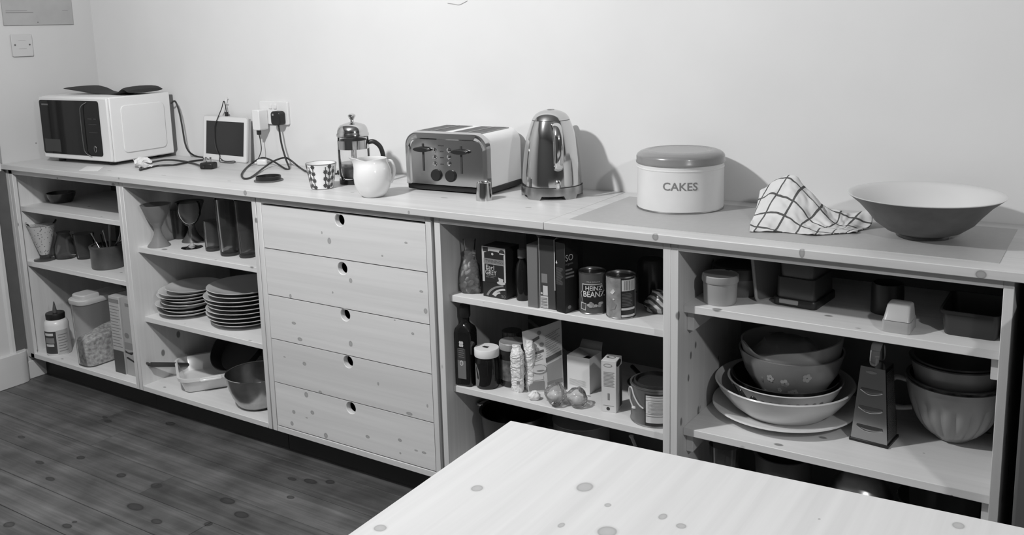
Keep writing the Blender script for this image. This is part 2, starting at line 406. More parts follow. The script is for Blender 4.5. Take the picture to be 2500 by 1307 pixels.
slab('baseboard_back', (.012, -.012, 0, XR, 0, .075), GLOSSW, bevel=.002)
# screw hole and hairline crack in the plaster
build(MB().add([(.0005, -.31+.0022*math.cos(a), .966+.0022*math.sin(a)) for a in [k*.5236 for k in range(12)]], [tuple(range(12))]), 'screw_hole', PRINTD, wl, smooth=False)
cr = [on(u, v, y=-.0006) for u, v in ((1093, 8), (1108, 10), (1120, 12), (1130, 8), (1141, 2))]
build(MB().tube(cr, .0011, 6), 'plaster_crack', mat('crack', .35, .8), wb)

# ------------------------------------------------------------------ shelf units
BACKSHADE = mat('shade_darkened_back', .16, .7, noise_amt=.08, noise_scale=12)  # back panel colour darkened to cut bounce and deepen shade inside the units
TH, ZB, ZT, UF = .019, .0943, .8797, -.4497
UNITX = [(0.0, .7402), (.7410, 1.4440), (1.4470, 2.1452), (2.1572, 2.8592), (2.8600, 3.5776)]
LIN = {0: .022, 1: .7605, 2: 1.4682, 3: 2.1763, 4: 2.8785}
SH = {0: (.7225, .4945), 1: (.6324, .3693), 3: (.6489, .3803), 4: (.7208, .4068)}
SF = {0: -.418, 1: -.413, 3: -.416, 4: -.415}
BT = ZB+TH
ULAB = ['pine shelf unit in the wall corner under the microwave',
        'pine shelf unit with glasses and stacks of plates',
        'pine drawer unit with five finger-hole drawers',
        'pine shelf unit holding tins, jars and packets',
        'pine shelf unit holding mixing bowls, grater and tubs']
def finger_front(x0, x1, z0, z1, cx, cz, r, y0, y1, n=48):
    """drawer front plate with a round finger hole"""
    A = sorted([2*math.pi*k/n for k in range(n)]+[math.atan2(zz-cz, xx-cx) % (2*math.pi) for xx in (x0, x1) for zz in (z0, z1)])
    def border(a):
        c, s = math.cos(a), math.sin(a); t = 1e9
        if c > 1e-9: t = min(t, (x1-cx)/c)
        if c < -1e-9: t = min(t, (x0-cx)/c)
        if s > 1e-9: t = min(t, (z1-cz)/s)
        if s < -1e-9: t = min(t, (z0-cz)/s)
        return cx+c*t, cz+s*t
    mb = MB(); N = len(A); vs = []; ch = .0018
    for yy, rr in ((y0, r+ch), (y1, r)):
        for a in A: vs.append((*[border(a)[0]], yy, border(a)[1]))
        for a in A: vs.append((cx+rr*math.cos(a), yy, cz+rr*math.sin(a)))
    for a in A: vs.append((cx+r*math.cos(a), y0+ch, cz+r*math.sin(a)))
    fs = []
    for i in range(N):
        j = (i+1) % N
        fs.append((i, j, N+j, N+i)); fs.append((2*N+i, 3*N+i, 3*N+j, 2*N+j))
        fs.append((i, 2*N+i, 2*N+j, j))
        fs.append((N+i, N+j, 4*N+j, 4*N+i)); fs.append((4*N+i, 4*N+j, 3*N+j, 3*N+i))
    return mb.add(vs, fs)
for k, (xa, xb) in enumerate(UNITX):
    u = thing('drawer_unit' if k == 2 else 'shelf_unit', ULAB[k], 'drawers' if k == 2 else 'shelves', (xa, UF, ZB))
    w = xb-xa; h = ZT-ZB; D = -UF-.003
    li = LIN[k]-xa
    def part(n, a, mt, bev=.0012): return build(MB().box(*a), n, mt, u, bevel=bev, bseg=1)
    part('side_board', (0, 0, 0, li, D, h), PINE_Z)
    part('side_board', (w-TH, 0, 0, w, D, h), PINE_Z)
    if k == 0: part('filler_strip', (.022, 0, 0, .047, .016, h), PINE_Z)
    part('top_board', (li, 0, h-TH, w-TH, D, h), PINE_X)
    part('bottom_board', (li, 0, 0, w-TH, D, TH), PINE_S)
    part('back_panel', (li, D-.006, TH, w-TH, D, h-TH), BACKSHADE, 0)
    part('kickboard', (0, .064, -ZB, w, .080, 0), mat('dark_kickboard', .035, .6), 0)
    for fx in (.04, w-.09):
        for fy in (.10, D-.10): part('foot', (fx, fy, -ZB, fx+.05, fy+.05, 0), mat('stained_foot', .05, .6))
    if k in SH:
        y0 = SF[k]-UF
        for zz in SH[k]:
            part('shelf', (li, y0, zz-TH-ZB, w-TH, D-.006, zz-ZB), PINE_S)
            for bx in ((li, li+.018), (w-TH-.018, w-TH)):
                if k == 4: part('shelf_batten', (bx[0], y0+.02, zz-TH-.05-ZB, bx[1], D-.03, zz-TH-ZB), PINE_X)
    else:
        zs = [.853, .715, .562, .4145, .266, BT+.002]
        hz = [.8354, .6878, .5427, .3936, .2448]
        x0, x1 = li+.0015, w-TH-.0015
        for i in range(5):
            z1, z0 = zs[i]-ZB-(.0017 if i else 0), zs[i+1]-ZB+.0017
            d = build(finger_front(x0, x1, z0, z1, 1.802-xa, hz[i]-ZB, .0185, .001, .019), 'drawer', PINE_D, u, ang=30)
            b = MB().box(x0+.012, .0195, z0+.004, x1-.012, .025, z0+.03)
            b.box(x0+.012, .019, z0+.004, x0+.024, D-.05, z1-.035).box(x1-.024, .019, z0+.004, x1-.012, D-.05, z1-.035)
            b.box(x0+.012, D-.06, z0+.004, x1-.012, D-.05, z1-.035).box(x0+.024, .025, z0+.004, x1-.024, D-.05, z0+.01)
            build(b, 'drawer_box', mat('drawer_box_ply', .2, .6), d, smooth=False)
# worktop in two lengths, and the grey protective sheet on it
for xa, xb, lab in ((0.0, 2.5206, 'pine worktop length from the corner to the joint, carrying microwave, toaster and kettle'),
                    (2.5214, 4.35, 'pine worktop length right of the joint, under cake tin and big bowl')):
    one(MB().box(0, 0, 0, xb-xa, .4656, .0203), 'worktop', WORK, lab, 'worktop', (xa, -.4666, ZT), bevel=.0018)
MAT = mat('grey_sheet', .41, .42, noise_amt=.03, noise_scale=60)
one(MB().box(0, 0, 0, 3.5447-2.5631, .345, .0011), 'counter_mat', MAT, 'flat grey protective sheet lying on the worktop under cake tin', 'mat', (2.5631, -.4085, .9))

# ------------------------------------------------------------------ table
TZ = .75
A, B, D2 = on(1247, 1028, z=TZ), on(2500, 1290, z=TZ), on(850, 1307, z=TZ)
e1 = (B-A)/np.linalg.norm(B-A); e2 = (D2-A)/np.linalg.norm(D2-A)
tb = thing('dining_table', 'bare pine dining table top with dark knots', 'table', (float(A[0]), float(A[1]), 0))
Lx, Ly = 1.5, .92
def tq(a, b, z): q = e1*a+e2*b; return (float(q[0]), float(q[1]), z)
def tbox(a0, b0, a1, b1, z0, z1): return MB().hexa([tq(a0, b0, z0), tq(a1, b0, z0), tq(a1, b1, z0), tq(a0, b1, z0)], [tq(a0, b0, z1), tq(a1, b0, z1), tq(a1, b1, z1), tq(a0, b1, z1)])
nb = 7
for i in range(nb):
    build(tbox(Lx*i/nb, 0, Lx*(i+1)/nb, Ly, TZ-.028, TZ), 'tabletop_board', TABLE, tb)
for a, b in ((.06, .06), (Lx-.13, .06), (.06, Ly-.13), (Lx-.13, Ly-.13)):
    build(tbox(a, b, a+.07, b+.07, 0, TZ-.028), 'leg', TABLE, tb, bevel=.004)
build(tbox(.13, .08, Lx-.13, .10, TZ-.118, TZ-.028), 'apron', TABLE, tb, bevel=.002)
build(tbox(.13, Ly-.10, Lx-.13, Ly-.08, TZ-.118, TZ-.028), 'apron', TABLE, tb, bevel=.002)
build(tbox(.08, .13, .10, Ly-.13, TZ-.118, TZ-.028), 'apron', TABLE, tb, bevel=.002)
build(tbox(Lx-.10, .13, Lx-.08, Ly-.13, TZ-.118, TZ-.028), 'apron', TABLE, tb, bevel=.002)

# ------------------------------------------------------------------ appliance past the right-hand unit
GREYM = mat('grey_enamel', .10, .4)
ap = thing('washing_machine', 'grey washing machine at the far end of the worktop', 'appliance', (3.6125, -.61, 0))
build(MB().box(0, 0, .02, .60, .58, .85), 'body', GREYM, ap, bevel=.006)
for x in (.05, .55):
    for yy in (.06, .52): build(MB().lathe(solidp([(.02, 0), (.02, .02)]), 16, (x, yy, 0)), 'foot', BLACKR, ap)
dr = build(MB().tube([(.30+.17*math.cos(a), -.004, .42+.17*math.sin(a)) for a in [2*math.pi*k/32 for k in range(33)]], .016, 10), 'door_ring', STEEL, ap)
dg = MB().prism(disc(.30, .42, .16, .16, 32), lambda a, b, t: (a, t, b), -.012, .004)
build(dg, 'door_glass', BLACKG, dr, smooth=False)
build(MB().box(.02, -.006, .73, .58, .004, .83), 'control_panel', mat('panel_grey', .18, .4), ap, bevel=.002)
#==OBJECTS==
# ================================================================== wall fittings
sw = thing('blank_plate', 'white square blanking plate on the left-hand wall', 'wall plate', (0, -.3225, 1.318))
build(MB().prism(rrect(-.043, 0, .043, .088, .005, 3), lambda a, b, t: (t, a, b), .0003, .008), 'plate', mat('aged_white_plastic', .50, .4), sw, bevel=.0015)
for yy in (-.030, .030): build(MB().prism(disc(yy, .046, .0035, .0035, 12), lambda a, b, t: (t, a, b), .0081, .0088), 'screw', DSTEEL, sw)
quads(sw, 'moulded_line', mat('plate_groove', .33, .5), lambda a, b: (.0085, a, b), [(-.016, .062, .016, .0632), (-.016, .030, .016, .0312)])
nbd = thing('notice_sheet', 'grey laminated notice sheet hung on the left wall above the blanking plate', 'notice', (0, -.3859, 1.441))
build(MB().box(.0003, 0, 0, .006, .2955, .34), 'sheet', mat('notice_grey', .36, .6, noise_amt=.05, noise_scale=15), nbd, bevel=.001)
quads(nbd, 'printed_line', mat('notice_print', .24, .6), lambda a, b: (.0066, a, b), [(.012, .048, .125, .052), (.012, .056, .10, .058), (.25, .056, .275, .058)])
build(MB().prism(disc(.14, .011, .002, .002, 10), lambda a, b, t: (t, a, b), .0061, .0072), 'pin', DSTEEL, nbd)
hk = thing('wall_hook', 'small white cup hook screwed into the wall above the tablet', 'hook', (.8255, 0, 1.128))
build(MB().tube([(0, -.0005, .012), (0, -.010, .012), (0, -.012, .022)], .0016, 8), 'shank', WHITEP, hk)
build(MB().tube([(0, -.010, .012), (0, -.016, .002), (0, -.012, -.006), (0, -.005, -.008)], .0016, 8), 'curl', WHITEP, hk)
so = thing('double_socket', 'white double wall socket above the worktop with two plugs in', 'socket', (1.079, 0, 1.0495))
build(MB().prism(rrect(-.0745, 0, .0745, .086, .006, 3), lambda a, b, t: (a, t, b), -.0003, -.011), 'faceplate', WHITEP, so, bevel=.002)
for xx in (-.020, .004): build(MB().box(xx, -.0145, .058, xx+.015, -.010, .076), 'rocker_switch', WHITEP, so, bevel=.0015)
for xx in (-.045, .043): quads(so, 'pin_hole', PRINTD, lambda a, b, q=xx: (q+a, -.0115, b), [(-.002, .043, .002, .051), (-.013, .026, -.007, .030), (.007, .026, .013, .030)])
ch = thing('usb_charger', 'white usb charger block plugged in the left side of the wall socket', 'charger', (1.030, -.0115, 1.030))
build(MB().prism(rrect(-.019, 0, .019, .076, .006, 3), lambda a, b, t: (a, t, b), 0, -.045), 'body', WHITEP, ch, bevel=.003)
build(MB().box(-.010, -.036, -.018, .004, -.024, .002), 'usb_connector', BLACKP, ch, bevel=.002)
build(MB().tube([(-.003, -.030, -.018)]+[tuple(on(u, v, y=-.035)-np.array([1.030, -.0115, 1.030])) for u, v in ((636, 345), (638, 365), (634, 380))]+[tuple(on(u, v, z=.9025)-np.array([1.030, -.0115, 1.030])) for u, v in ((628, 391), (618, 398))], .0017, 8), 'cable', BLACKR, ch)
bp = thing('black_plug', 'black three-pin plug in the right side of the wall socket with a long looping flex', 'plug', (1.118, -.0115, 1.050))
build(MB().prism(rrect(-.024, 0, .024, .052, .013, 5), lambda a, b, t: (a, t, b), 0, -.030), 'plug_body', BLACKP, bp, bevel=.004)
build(MB().box(-.014, -.0312, .036, -.006, -.0301, .043), 'fuse_label', mat('fuse_grey', .3, .4), bp)
o0 = np.array([1.118, -.0115, 1.050])
def c2(X, Y): return 460+X/4.63, 220+Y/4.63
fx = [(0, -.016, .002)]+[tuple(on(*c2(X, Y), y=yy)-o0) for X, Y, yy in ((1030, 470, -.03), (1055, 620, -.035), (1105, 790, -.05))]
fx += [tuple((on(*c2(X, Y), z=zz) if zz > 0 else on(*c2(X, Y), y=zz))-o0) for X, Y, zz in ((1140, 885, .904), (1095, 890, .9035), (970, 812, -.06), (870, 770, -.03), (800, 778, -.035), (690, 850, .9038), (620, 920, .9035), (602, 970, .9035), (640, 1003, .9035), (720, 980, .9035), (850, 880, .908), (960, 806, -.06), (1080, 766, -.04), (1150, 790, -.045), (1250, 870, .9038), (1345, 925, .9035), (1500, 950, .9035), (1680, 945, .9035))]
build(MB().tube(fx, .0034, 8), 'flex', BLACKR, bp)
build(MB().box(*(on(*c2(1690, 945), z=.9035)-o0-np.array([.0, .006, .003])), *(on(*c2(1690, 945), z=.9035)-o0+np.array([.03, .006, .012]))), 'flex_end', BLACKP, bp, bevel=.003)

# ================================================================== on the worktop
# --- microwave
P = on(281, 397, z=.914); mr = math.radians(3.2)
mw = thing('microwave', 'white microwave oven with black glass door in the corner', 'microwave', (float(P[0]), float(P[1]), .9), mr)
MW, MD, z0, z1 = .412, .284, .014, .262
WHM = mat('white_enamel', .74, .35)
build(MB().box(-MW, 0, z0, 0, MD, z1), 'body', WHM, mw, bevel=.005)
build(MB().box(-MW+.01, MD, z0+.008, -.004, MD+.02, z1-.012), 'rear_housing', mat('rear_grey', .10, .5), mw, bevel=.003)
for xx in (-MW+.05, -.05):
    for yy in (.03, MD-.03): build(MB().lathe(solidp([(.014, 0), (.014, .0145)]), 14, (xx, yy, 0)), 'foot', BLACKR, mw)
dz = z1-z0
def mf(a, b, e=.0): return (-MW+MW*a, -e, z0+dz*b)
door = build(MB().box(-MW+.001, -.012, z0+.003, -.001, 0, z1-.003), 'door', WHM, mw, bevel=.004)
gp = MB().prism(rrect(-MW+.006, z0+.022, -MW*.115, z1-.014, .01, 4), lambda a, b, t: (a, t, b), -.0121, -.0145)
build(gp, 'door_glass', BLACKG, door)
build(MB().tube([mf(.73, .92, .016), mf(.66, .86, .02), mf(.645, .74, .022), mf(.645, .26, .022), mf(.66, .14, .02), mf(.73, .08, .016)], .0016, 8), 'handle_trim', STEEL, mw)
build(MB().tube([mf(.79+.018*math.cos(a)*.9, .20+.052*math.sin(a)*.9, .0155) for a in [k*math.pi/12 for k in range(25)]], .0011, 6), 'dial_ring', STEEL, mw)
quads(mw, 'brand_mark', mat('faint_print', .12, .5), lambda a, b: mf(a, b, .0149), [(.05, .86, .15, .885)])
quads(mw, 'panel_print', mat('fainter_print', .035, .4), lambda a, b: mf(a, b, .0149), [(.04, .12, .28, .32), (.72, .66, .78, .675), (.80, .66, .84, .675), (.72, .58, .84, .588), (.72, .45, .84, .458)])
em = MB().prism(rrect(.045, z0+.03, MD-.035, z1-.035, .02, 5), lambda a, b, t: (t, a, b), -.001, .004)
build(em, 'pressed_panel', WHM, mw, bevel=.003)
for k in range(7): build(MB().box(-.05, .09+k*.012, z1-.0005, -.02, .096+k*.012, z1+.0003), 'vent_slot', PRINTD, mw)
ogf = lambda s: .010+.020*max(0, (.35-s)/.35)**1.5+.018*max(0, 1-abs(s-.93)/.12)+.004*math.sin(9*s)
og = thing('oven_glove', 'black double oven glove lying across the top of the microwave', 'oven glove', (float(P[0]), float(P[1]), .9+z1+.0012), mr)
rings = []
for i in range(25):
    s = i/24; cx = -MW+.06+(MW-.055)*s; zc = ogf(s)-.006; hw_ = .065+.02*math.cos(6.28*s); t = .005+.004*max(0, 1-abs(s-.95)/.15)
    rings.append([(cx, .145+hw_*math.cos(a)+.02*s, max(0.0, zc+t*math.sin(a))) for a in [k*math.pi/8 for k in range(16)]])
build(MB().loft(rings), 'padded_cloth', mat('black_cloth', .03, .9, bump=.3, bump_scale=300), og)
build(MB().tube([r[12] for r in rings[2:-2]], .003, 6), 'binding', mat('grey_binding', .16, .9), og)
# --- microwave flex and its loose plug
pl = on(510, 412, z=.9); o0 = np.array([float(pl[0]), float(pl[1]), .9])
mp_ = thing('mains_plug', 'loose black mains plug with pins up on the worktop near the tablet', 'plug', tuple(o0), .35)
Rz = lambda p, a: (p[0]*math.cos(a)+p[1]*math.sin(a), -p[0]*math.sin(a)+p[1]*math.cos(a), p[2])
build(MB().box(-.026, -.021, 0, .026, .021, .024), 'plug_body', BLACKP, mp_, bevel=.006)
for q in ((-.012, -.008), (-.012, .008), (.010, 0)): build(MB().box(q[0]-.003, q[1]-.002, .023, q[0]+.003, q[1]+.002, .042), 'pin', CHROME, mp_)
fl_ = [on(497, 408, z=.910), on(478, 401, z=.905), on(445, 393.5, z=.906), on(405, 391, z=.910), on(368, 397, z=.9045), on(346, 408, z=.9035), on(342, 415, z=.9035), on(352, 413, z=.9035), on(385, 405, z=.9035), on(430, 402, z=.905), on(470, 393.5, z=.9045), on(500, 390, z=.9035), on(507, 386, z=.9035), on(480, 382, z=.9035)]
fl_ += [on(462, 371, y=-.03), on(452, 350, y=-.03), on(445, 310, y=-.03), on(438, 275, y=-.03), on(428, 248, y=-.032), on(418, 252, y=-.034)]
build(MB().tube([Rz(tuple(p-o0), .35) for p in fl_], .0036, 8), 'flex', BLACKR, mp_)
# --- crumpled white plastic
pc = on(344, 410, z=.9); mb = MB()
rings = []
for j in range(13):
    ph = math.pi*j/12
    rings.append([(.044*math.sin(ph)*math.cos(a)*(1+.9*noise.noise(Vector((3*math.cos(a), 3*math.sin(a), j*.6)))), .026*math.sin(ph)*math.sin(a)*(1+.4*noise.noise(Vector((4*math.cos(a), 5, j*.5)))), max(0, .017-.018*math.cos(ph)+.016*noise.noise(Vector((5*math.cos(a), 5*math.sin(a), j*.8))))) for a in [2*math.pi*k/18 for k in range(18)]])
one(MB().loft(rings), 'plastic_scrap', mat('white_film', .72, .35), 'crumpled white plastic wrapper beside the microwave flex', 'wrapper', (float(pc[0]), float(pc[1])+.01, .9), smooth=False)
# --- slip of paper
pp = [on(u, v, z=.9) for u, v in ((193, 417), (213, 406), (253, 408), (240, 418))]; c_ = sum(pp)/4
one(MB().prism([(float(p[0]-c_[0]), float(p[1]-c_[1])) for p in pp], lambda a, b, t: (a, b, t), .0001, .0009), 'paper_slip', mat('slip_paper', .74, .7), 'small pale paper slip on the worktop in front of the microwave', 'paper', (float(c_[0]), float(c_[1]), .9), smooth=False)
# --- tablet in a case
T0, T1 = on(502, 388, z=.9), on(609, 398.5, z=.9)
ta = math.atan2(T1[1]-T0[1], T1[0]-T0[0]); tw = float(np.linalg.norm(T1-T0))
tab = thing('tablet', 'white tablet leaning on the wall below the hook, screen dark', 'tablet', (float(T0[0]), float(T0[1])-.004, .9), ta)
ht = zat(float(T0[0]), float(T0[1])+.014, 281)-.9
lean = .020/ht
def tf(a, b, e=0.0): return (a, b*lean-e, b+.0005)
def tpr(x0, zz0, x1, zz1, r, e0, e1_): return MB().prism(rrect(x0, zz0, x1, zz1, r, 4), lambda a, b, t: tf(a, b, t), e0, e1_)
build(tpr(0, 0, tw, ht, .010, 0, .008), 'case', mat('tablet_case', .55, .35), tab, bevel=.001)
build(tpr(.004, .003, tw-.004, ht-.003, .008, .008, .0088), 'bezel', mat('tablet_white', .74, .25), tab)
build(tpr(.020, .024, tw-.020, ht-.020, .001, .0089, .0092), 'screen', mat('tablet_glass', .025, .15, spec=.3), tab)
build(MB().prism([(0, 0), (tw, 0), (tw, .01), (0, .01)], lambda a, b, t: (a+.012, .020+b*.0, .0005+t), 0, .0) if False else MB().hexa([(.012, .0012, 0), (tw+.008, .0012, 0), (tw+.008, .0052, 0), (.012, .0052, 0)], [(.012, ht*lean+.0003, ht-.006), (tw+.004, ht*lean+.0003, ht-.006), (tw+.004, ht*lean+.004, ht-.006), (.012, ht*lean+.004, ht-.006)]), 'folded_cover', mat('cover_grey', .4, .5), tab)
qx = tw*.52
build(MB().box(qx-.008, ht*lean-.009, ht, qx+.008, ht*lean-.001, ht+.017), 'connector', BLACKP, tab, bevel=.002)
build(MB().tube([(qx, ht*lean-.005, ht+.016), (qx-.001, ht*lean-.006, ht+.04), (qx-.004, ht*lean-.010, ht+.0585), (qx-.016, ht*lean-.014, ht+.03), tf(tw*.34, ht*.93, .012), tf(tw*.28, ht*.75, .0125), tf(tw*.29, ht*.4, .012), tf(tw*.36, ht*.18, .012), tf(tw*.42, .022, .014), (tw*.50, -.030, .002), (tw*.66, -.040, .002), (tw*.82, -.030, .003), (tw*.80, -.024, .008), (tw*.60, -.025, .004), (tw*.46, -.018, .012)], .0018, 8), 'cable', BLACKR, tab)
# --- two white plug tops by the wall
for (u, v), lab in (((642, 403), 'small white plug lying behind the flex loop below the socket'), ((738, 399), 'white plug adaptor by the wall behind the patterned cup')):
    q = on(u, v, z=.9); a = thing('white_plug', lab, 'plug', (float(q[0]), float(q[1]), .9), .5)
    build(MB().box(-.02, -.016, 0, .02, .016, .022), 'plug_body', WHITEP, a, bevel=.006)
    build(MB().tube([(-.02, 0, .01), (-.03, 0, .008)], .004, 8), 'strain_relief', WHITEP, a)
    for yy in (-.007, .007): build(MB().box(.019, yy-.002, .008, .034, yy+.002, .012), 'pin', STEEL, a)
# --- jar lid
cx, cy, r = base(656, 447, 35, .9)
ld = thing('jar_lid', 'black round jar lid lying upside down on the worktop', 'lid', (cx, cy, .9))
build(MB().lathe([(0, 0), (r, 0), (r, .004), (r*.86, .005), (r*.84, .005), (0, .005)], 40), 'flange', mat('lid_grey', .10, .4), ld)
build(MB().lathe([(r*.86, .005), (r*.86, .017), (r*.80, .017), (r*.78, .007), (0, .007)], 40), 'rim', BLACKP, ld)
# --- patterned cup
cx, cy, r = base(787, 464, 27, .9)
cp = thing('cup', 'white cup with dark flower chains standing beside the jug', 'cup', (cx, cy, .9))
op = prof(cx, cy, .9, [(458.5, 27), (440, 30.5), (420, 34), (398, 37.5)]); op[0] = (op[0][0], 0.0); op.insert(0, (op[0][0]*.88, 0)); op[1] = (op[1][0], .003)
build(MB().lathe(shell(op, .003, .005), 56), 'body', WHITEC, cp)
build(MB().lathe([(op[-1][0]+.0003, op[-1][1]-.0015), (op[-1][0]+.0002, op[-1][1]+.0006), (op[-1][0]-.003, op[-1][1]+.0006)], 56), 'rim_line', PRINTM, cp)
rf = interp(op); ca = camang(cx, cy); hc = op[-1][1]
flow = MB()
def onc(a, z, e=.0007): rr = rf(z)+e; return (rr*math.cos(a), rr*math.sin(a), z)
for ci, d in enumerate((-70, -52, -34, 16, 33, 52, 100, 118, 136, 190, 208, 226)):
    a0 = ca+math.radians(d); off = (ci % 2)*.5
    for kk in range(4):
        zc = hc*(.10+.27*(kk+off*.5))
        if zc > hc*.93: continue
        lp = []
        for k in range(32):
            t = 2*math.pi*k/32; q = .0066*(1+.22*math.cos(8*t)); rr = rf(zc)
            lp.append(onc(a0+q*math.cos(t)/rr, zc+q*math.sin(t)))
        build(MB().add(lp, [tuple(range(32))]), 'flower', mat('cup_print', .06, .3), cp)
        for kz in (.10, .14, .18):
            zd = zc+hc*kz
            if zd < hc*.95: flow.add([onc(a0+.0018*math.cos(t)/rf(zd), zd+.0018*math.sin(t)) for t in [k*math.pi/4 for k in range(8)]], [tuple(range(8))])
build(flow, 'dot_chain', mat('cup_print', .06, .3), cp)['kind'] = 'stuff'
# --- cafetiere
cx, cy, r = base(868, 452, 38, .9)
cf = thing('cafetiere', 'glass cafetiere with chrome lid, part full of dark coffee', 'coffee press', (cx, cy, .9))
zz = lambda v: zat(cx, cy, v)-.9
R = r*.98; zl = zz(331); ztop = zz(301)
build(MB().lathe([(0, 0), (R*1.0, 0), (R*1.02, .006), (R*1.02, .014), (R*.9, .014), (0, .012)], 40), 'base_ring', BLACKP, cf)
build(MB().lathe([(0, .015), (R*.86, .015), (R*.97, .024), (R, .04), (R, zl), (R*1.04, zl+.004), (R*.97, zl+.001), (R*.97, .04), (R*.93, .026), (R*.84, .018), (0, .018)], 48), 'beaker', GLASS, cf)
cz = zz(404)
build(MB().lathe([(0, .0185), (R*.83, .0185), (R*.92, .027), (R*.965, .041), (R*.965, cz), (0, cz)], 40), 'coffee', mat('coffee', .012, .08), cf)
build(MB().lathe([(R*1.005, zz(362)), (R*1.025, zz(362)), (R*1.025, zz(341)), (R*1.005, zz(341))], 48), 'frame_band', CHROME, cf)
for k in range(4):
    a = camang(cx, cy)+.12+k*math.pi/2
    build(MB().box(-.003, R*1.005, .004, .003, R*1.03, zz(361)), 'frame_strut', CHROME, cf, rz=a-math.pi/2)
lid_ = build(MB().lathe([(R*.96, zl-.004), (R*1.05, zl), (R*1.05, zl+.006), (R*1.0, zl+.010), (R*.99, zl+.4*(ztop-zl)), (R*.93, zl+.65*(ztop-zl)), (R*.80, zl+.86*(ztop-zl)), (R*.55, zl+.98*(ztop-zl)), (R*.12, ztop+.005), (R*.10, ztop+.010), (R*.24, ztop+.022), (R*.25, ztop+.026), (R*.16, ztop+.030), (0, ztop+.031)], 48), 'lid', CHROME, cf)
build(MB().tube([(0, 0, cz+.002), (0, 0, zl)], .0022, 8, smooth=False), 'plunger_rod', CHROME, cf)
build(MB().lathe(solidp([(R*.95, cz+.004), (R*.95, cz+.010)]), 40), 'plunger_disc', STEEL, cf)
ha = camang(cx, cy)+math.radians(78); hx, hy = math.cos(ha), math.sin(ha)
build(MB().tube([(hx*rr, hy*rr, z) for rr, z in ((R*1.0, zz(348)), (R*1.35, zz(347)), (R*1.75, zz(360)), (R*1.92, zz(385)), (R*1.88, zz(415)), (R*1.55, zz(440)), (R*1.0, zz(443)))], .0075, 10), 'handle', BLACKP, cf)
# --- white jug
cx, cy, r = base(912, 483.5, 25, .9)
jg = thing('milk_jug', 'round white china milk jug in front of the cafetiere', 'jug', (cx, cy, .9))
pr_ = prof(cx, cy, .9, [(478, 28.5), (470, 34.5), (458, 41), (445, 45), (430, 46.5), (418, 45.5), (408, 43), (399, 39), (392, 36), (386, 36.5)]); pr_.insert(0, (r, 0)); pr_[1] = (pr_[1][0], max(.004, pr_[1][1]))
sa = camang(cx, cy)-math.radians(70); hb = pr_[-1][1]
def spout(p, a):
    d = math.atan2(math.sin(a-sa), math.cos(a-sa)); t = max(0, (p[2]-hb*.62)/(hb*.38)); k = math.exp(-(d/.38)**2)*t*t
    return (p[0]+math.cos(sa)*.027*k, p[1]+math.sin(sa)*.027*k, p[2]+.008*k-.004*t*t*math.exp(-((d-.75)/.35)**2))
build(MB().lathe(shell(pr_, .0035, .006), 64, fn=spout), 'body', WHITEC, jg, ang=60)
ha = sa+math.pi; hx, hy = math.cos(ha), math.sin(ha); rb = interp(pr_)
build(MB().tube([(hx*q, hy*q, z) for q, z in ((rb(hb*.85)-.001, hb*.88), (rb(hb*.8)+.012, hb*.86), (rb(hb*.6)+.014, hb*.62), (rb(hb*.4)+.006, hb*.36), (rb(hb*.32)-.002, hb*.32))], .0045, 10), 'handle', WHITEC, jg)
# --- toaster
F0, F1 = on(994, 463, z=.9), on(1196, 479, z=.9)
ra = math.atan2(F1[1]-F0[1], F1[0]-F0[0]); tw = float(np.linalg.norm(F1-F0)); td = .195
to = thing('toaster', 'four-slot toaster with chrome front and cream sides', 'toaster', (float(F0[0]), float(F0[1]), .9), ra)
th = zat(float(F0[0]), float(F0[1]), 322.8)-.9+.003
CREAM = mat('cream_enamel', .86, .3)
def tpro(x0, x1, zb, zt, rr, n=8):
    out = [(x0, zb), (x1, zb)]
    for cxx, a0 in ((x1-rr, 0), (x0+rr, 90)):
        for k in range(n+1):
            a = math.radians(a0+90*k/n); out.append((cxx+rr*math.cos(a), zt-rr+rr*math.sin(a)))
    return out
ex = lambda a, b, t: (a, t, b)
build(MB().prism(tpro(.004, tw-.004, .020, th, .042), ex, .012, td), 'shell', CREAM, to)
build(MB().box(.001, .004, .004, tw-.001, td, .0225), 'base', BLACKP, to, bevel=.004)
for xx in (.03, tw-.03):
    for yy in (.03, td-.03): build(MB().lathe(solidp([(.012, 0), (.012, .006)]), 12, (xx, yy, 0)), 'foot', BLACKR, to)
# chrome front: raised rounded frame round a recessed plate
outer = tpro(0, tw, .021, th+.002, .044, 10); inner = tpro(.022, tw-.022, .021, th-.022, .030, 10)
n = len(outer); fr = MB()
vs = [(a, 0.012, b) for a, b in outer]+[(a*1.0, -.004, b) for a, b in tpro(.004, tw-.004, .021, th-.002, .042, 10)]+[(a, -.004, b) for a, b in tpro(.018, tw-.018, .021, th-.018, .033, 10)]+[(a, .001, b) for a, b in inner]
fs = []
for L_ in range(3):
    for i in range(n):
        j = (i+1) % n; fs.append((L_*n+i, L_*n+j, (L_+1)*n+j, (L_+1)*n+i))
fr.add(vs, fs)
build(fr, 'front_frame', CHROME, to, ang=50)
build(MB().prism(inner, ex, .0009, .010), 'front_plate', mat('polished_plate', .50, .16, metal=1.0), to, smooth=False)
FX = lambda X: (X-140)/(865-140)*(tw-.03)+.004
FZ = lambda X, Y: .021+(th-.021)*(1-(Y-(345+(X-140)*.035))/((855+(X-140)*.078)-(345+(X-140)*.035)))
for X, Yt, Yb, Yk in ((308, 465, 735, 522), (677, 490, 765, 547)):
    build(MB().box(FX(X)-.003, -.0008, FZ(X, Yb), FX(X)+.003, .0008, FZ(X, Yt)), 'lever_slot', PRINTD, to)
    build(MB().prism(disc(FX(X)-.001, FZ(X, Yk), .030, .0075, 24), ex, -.001, -.012), 'lever', BLACKP, to, bevel=.002)
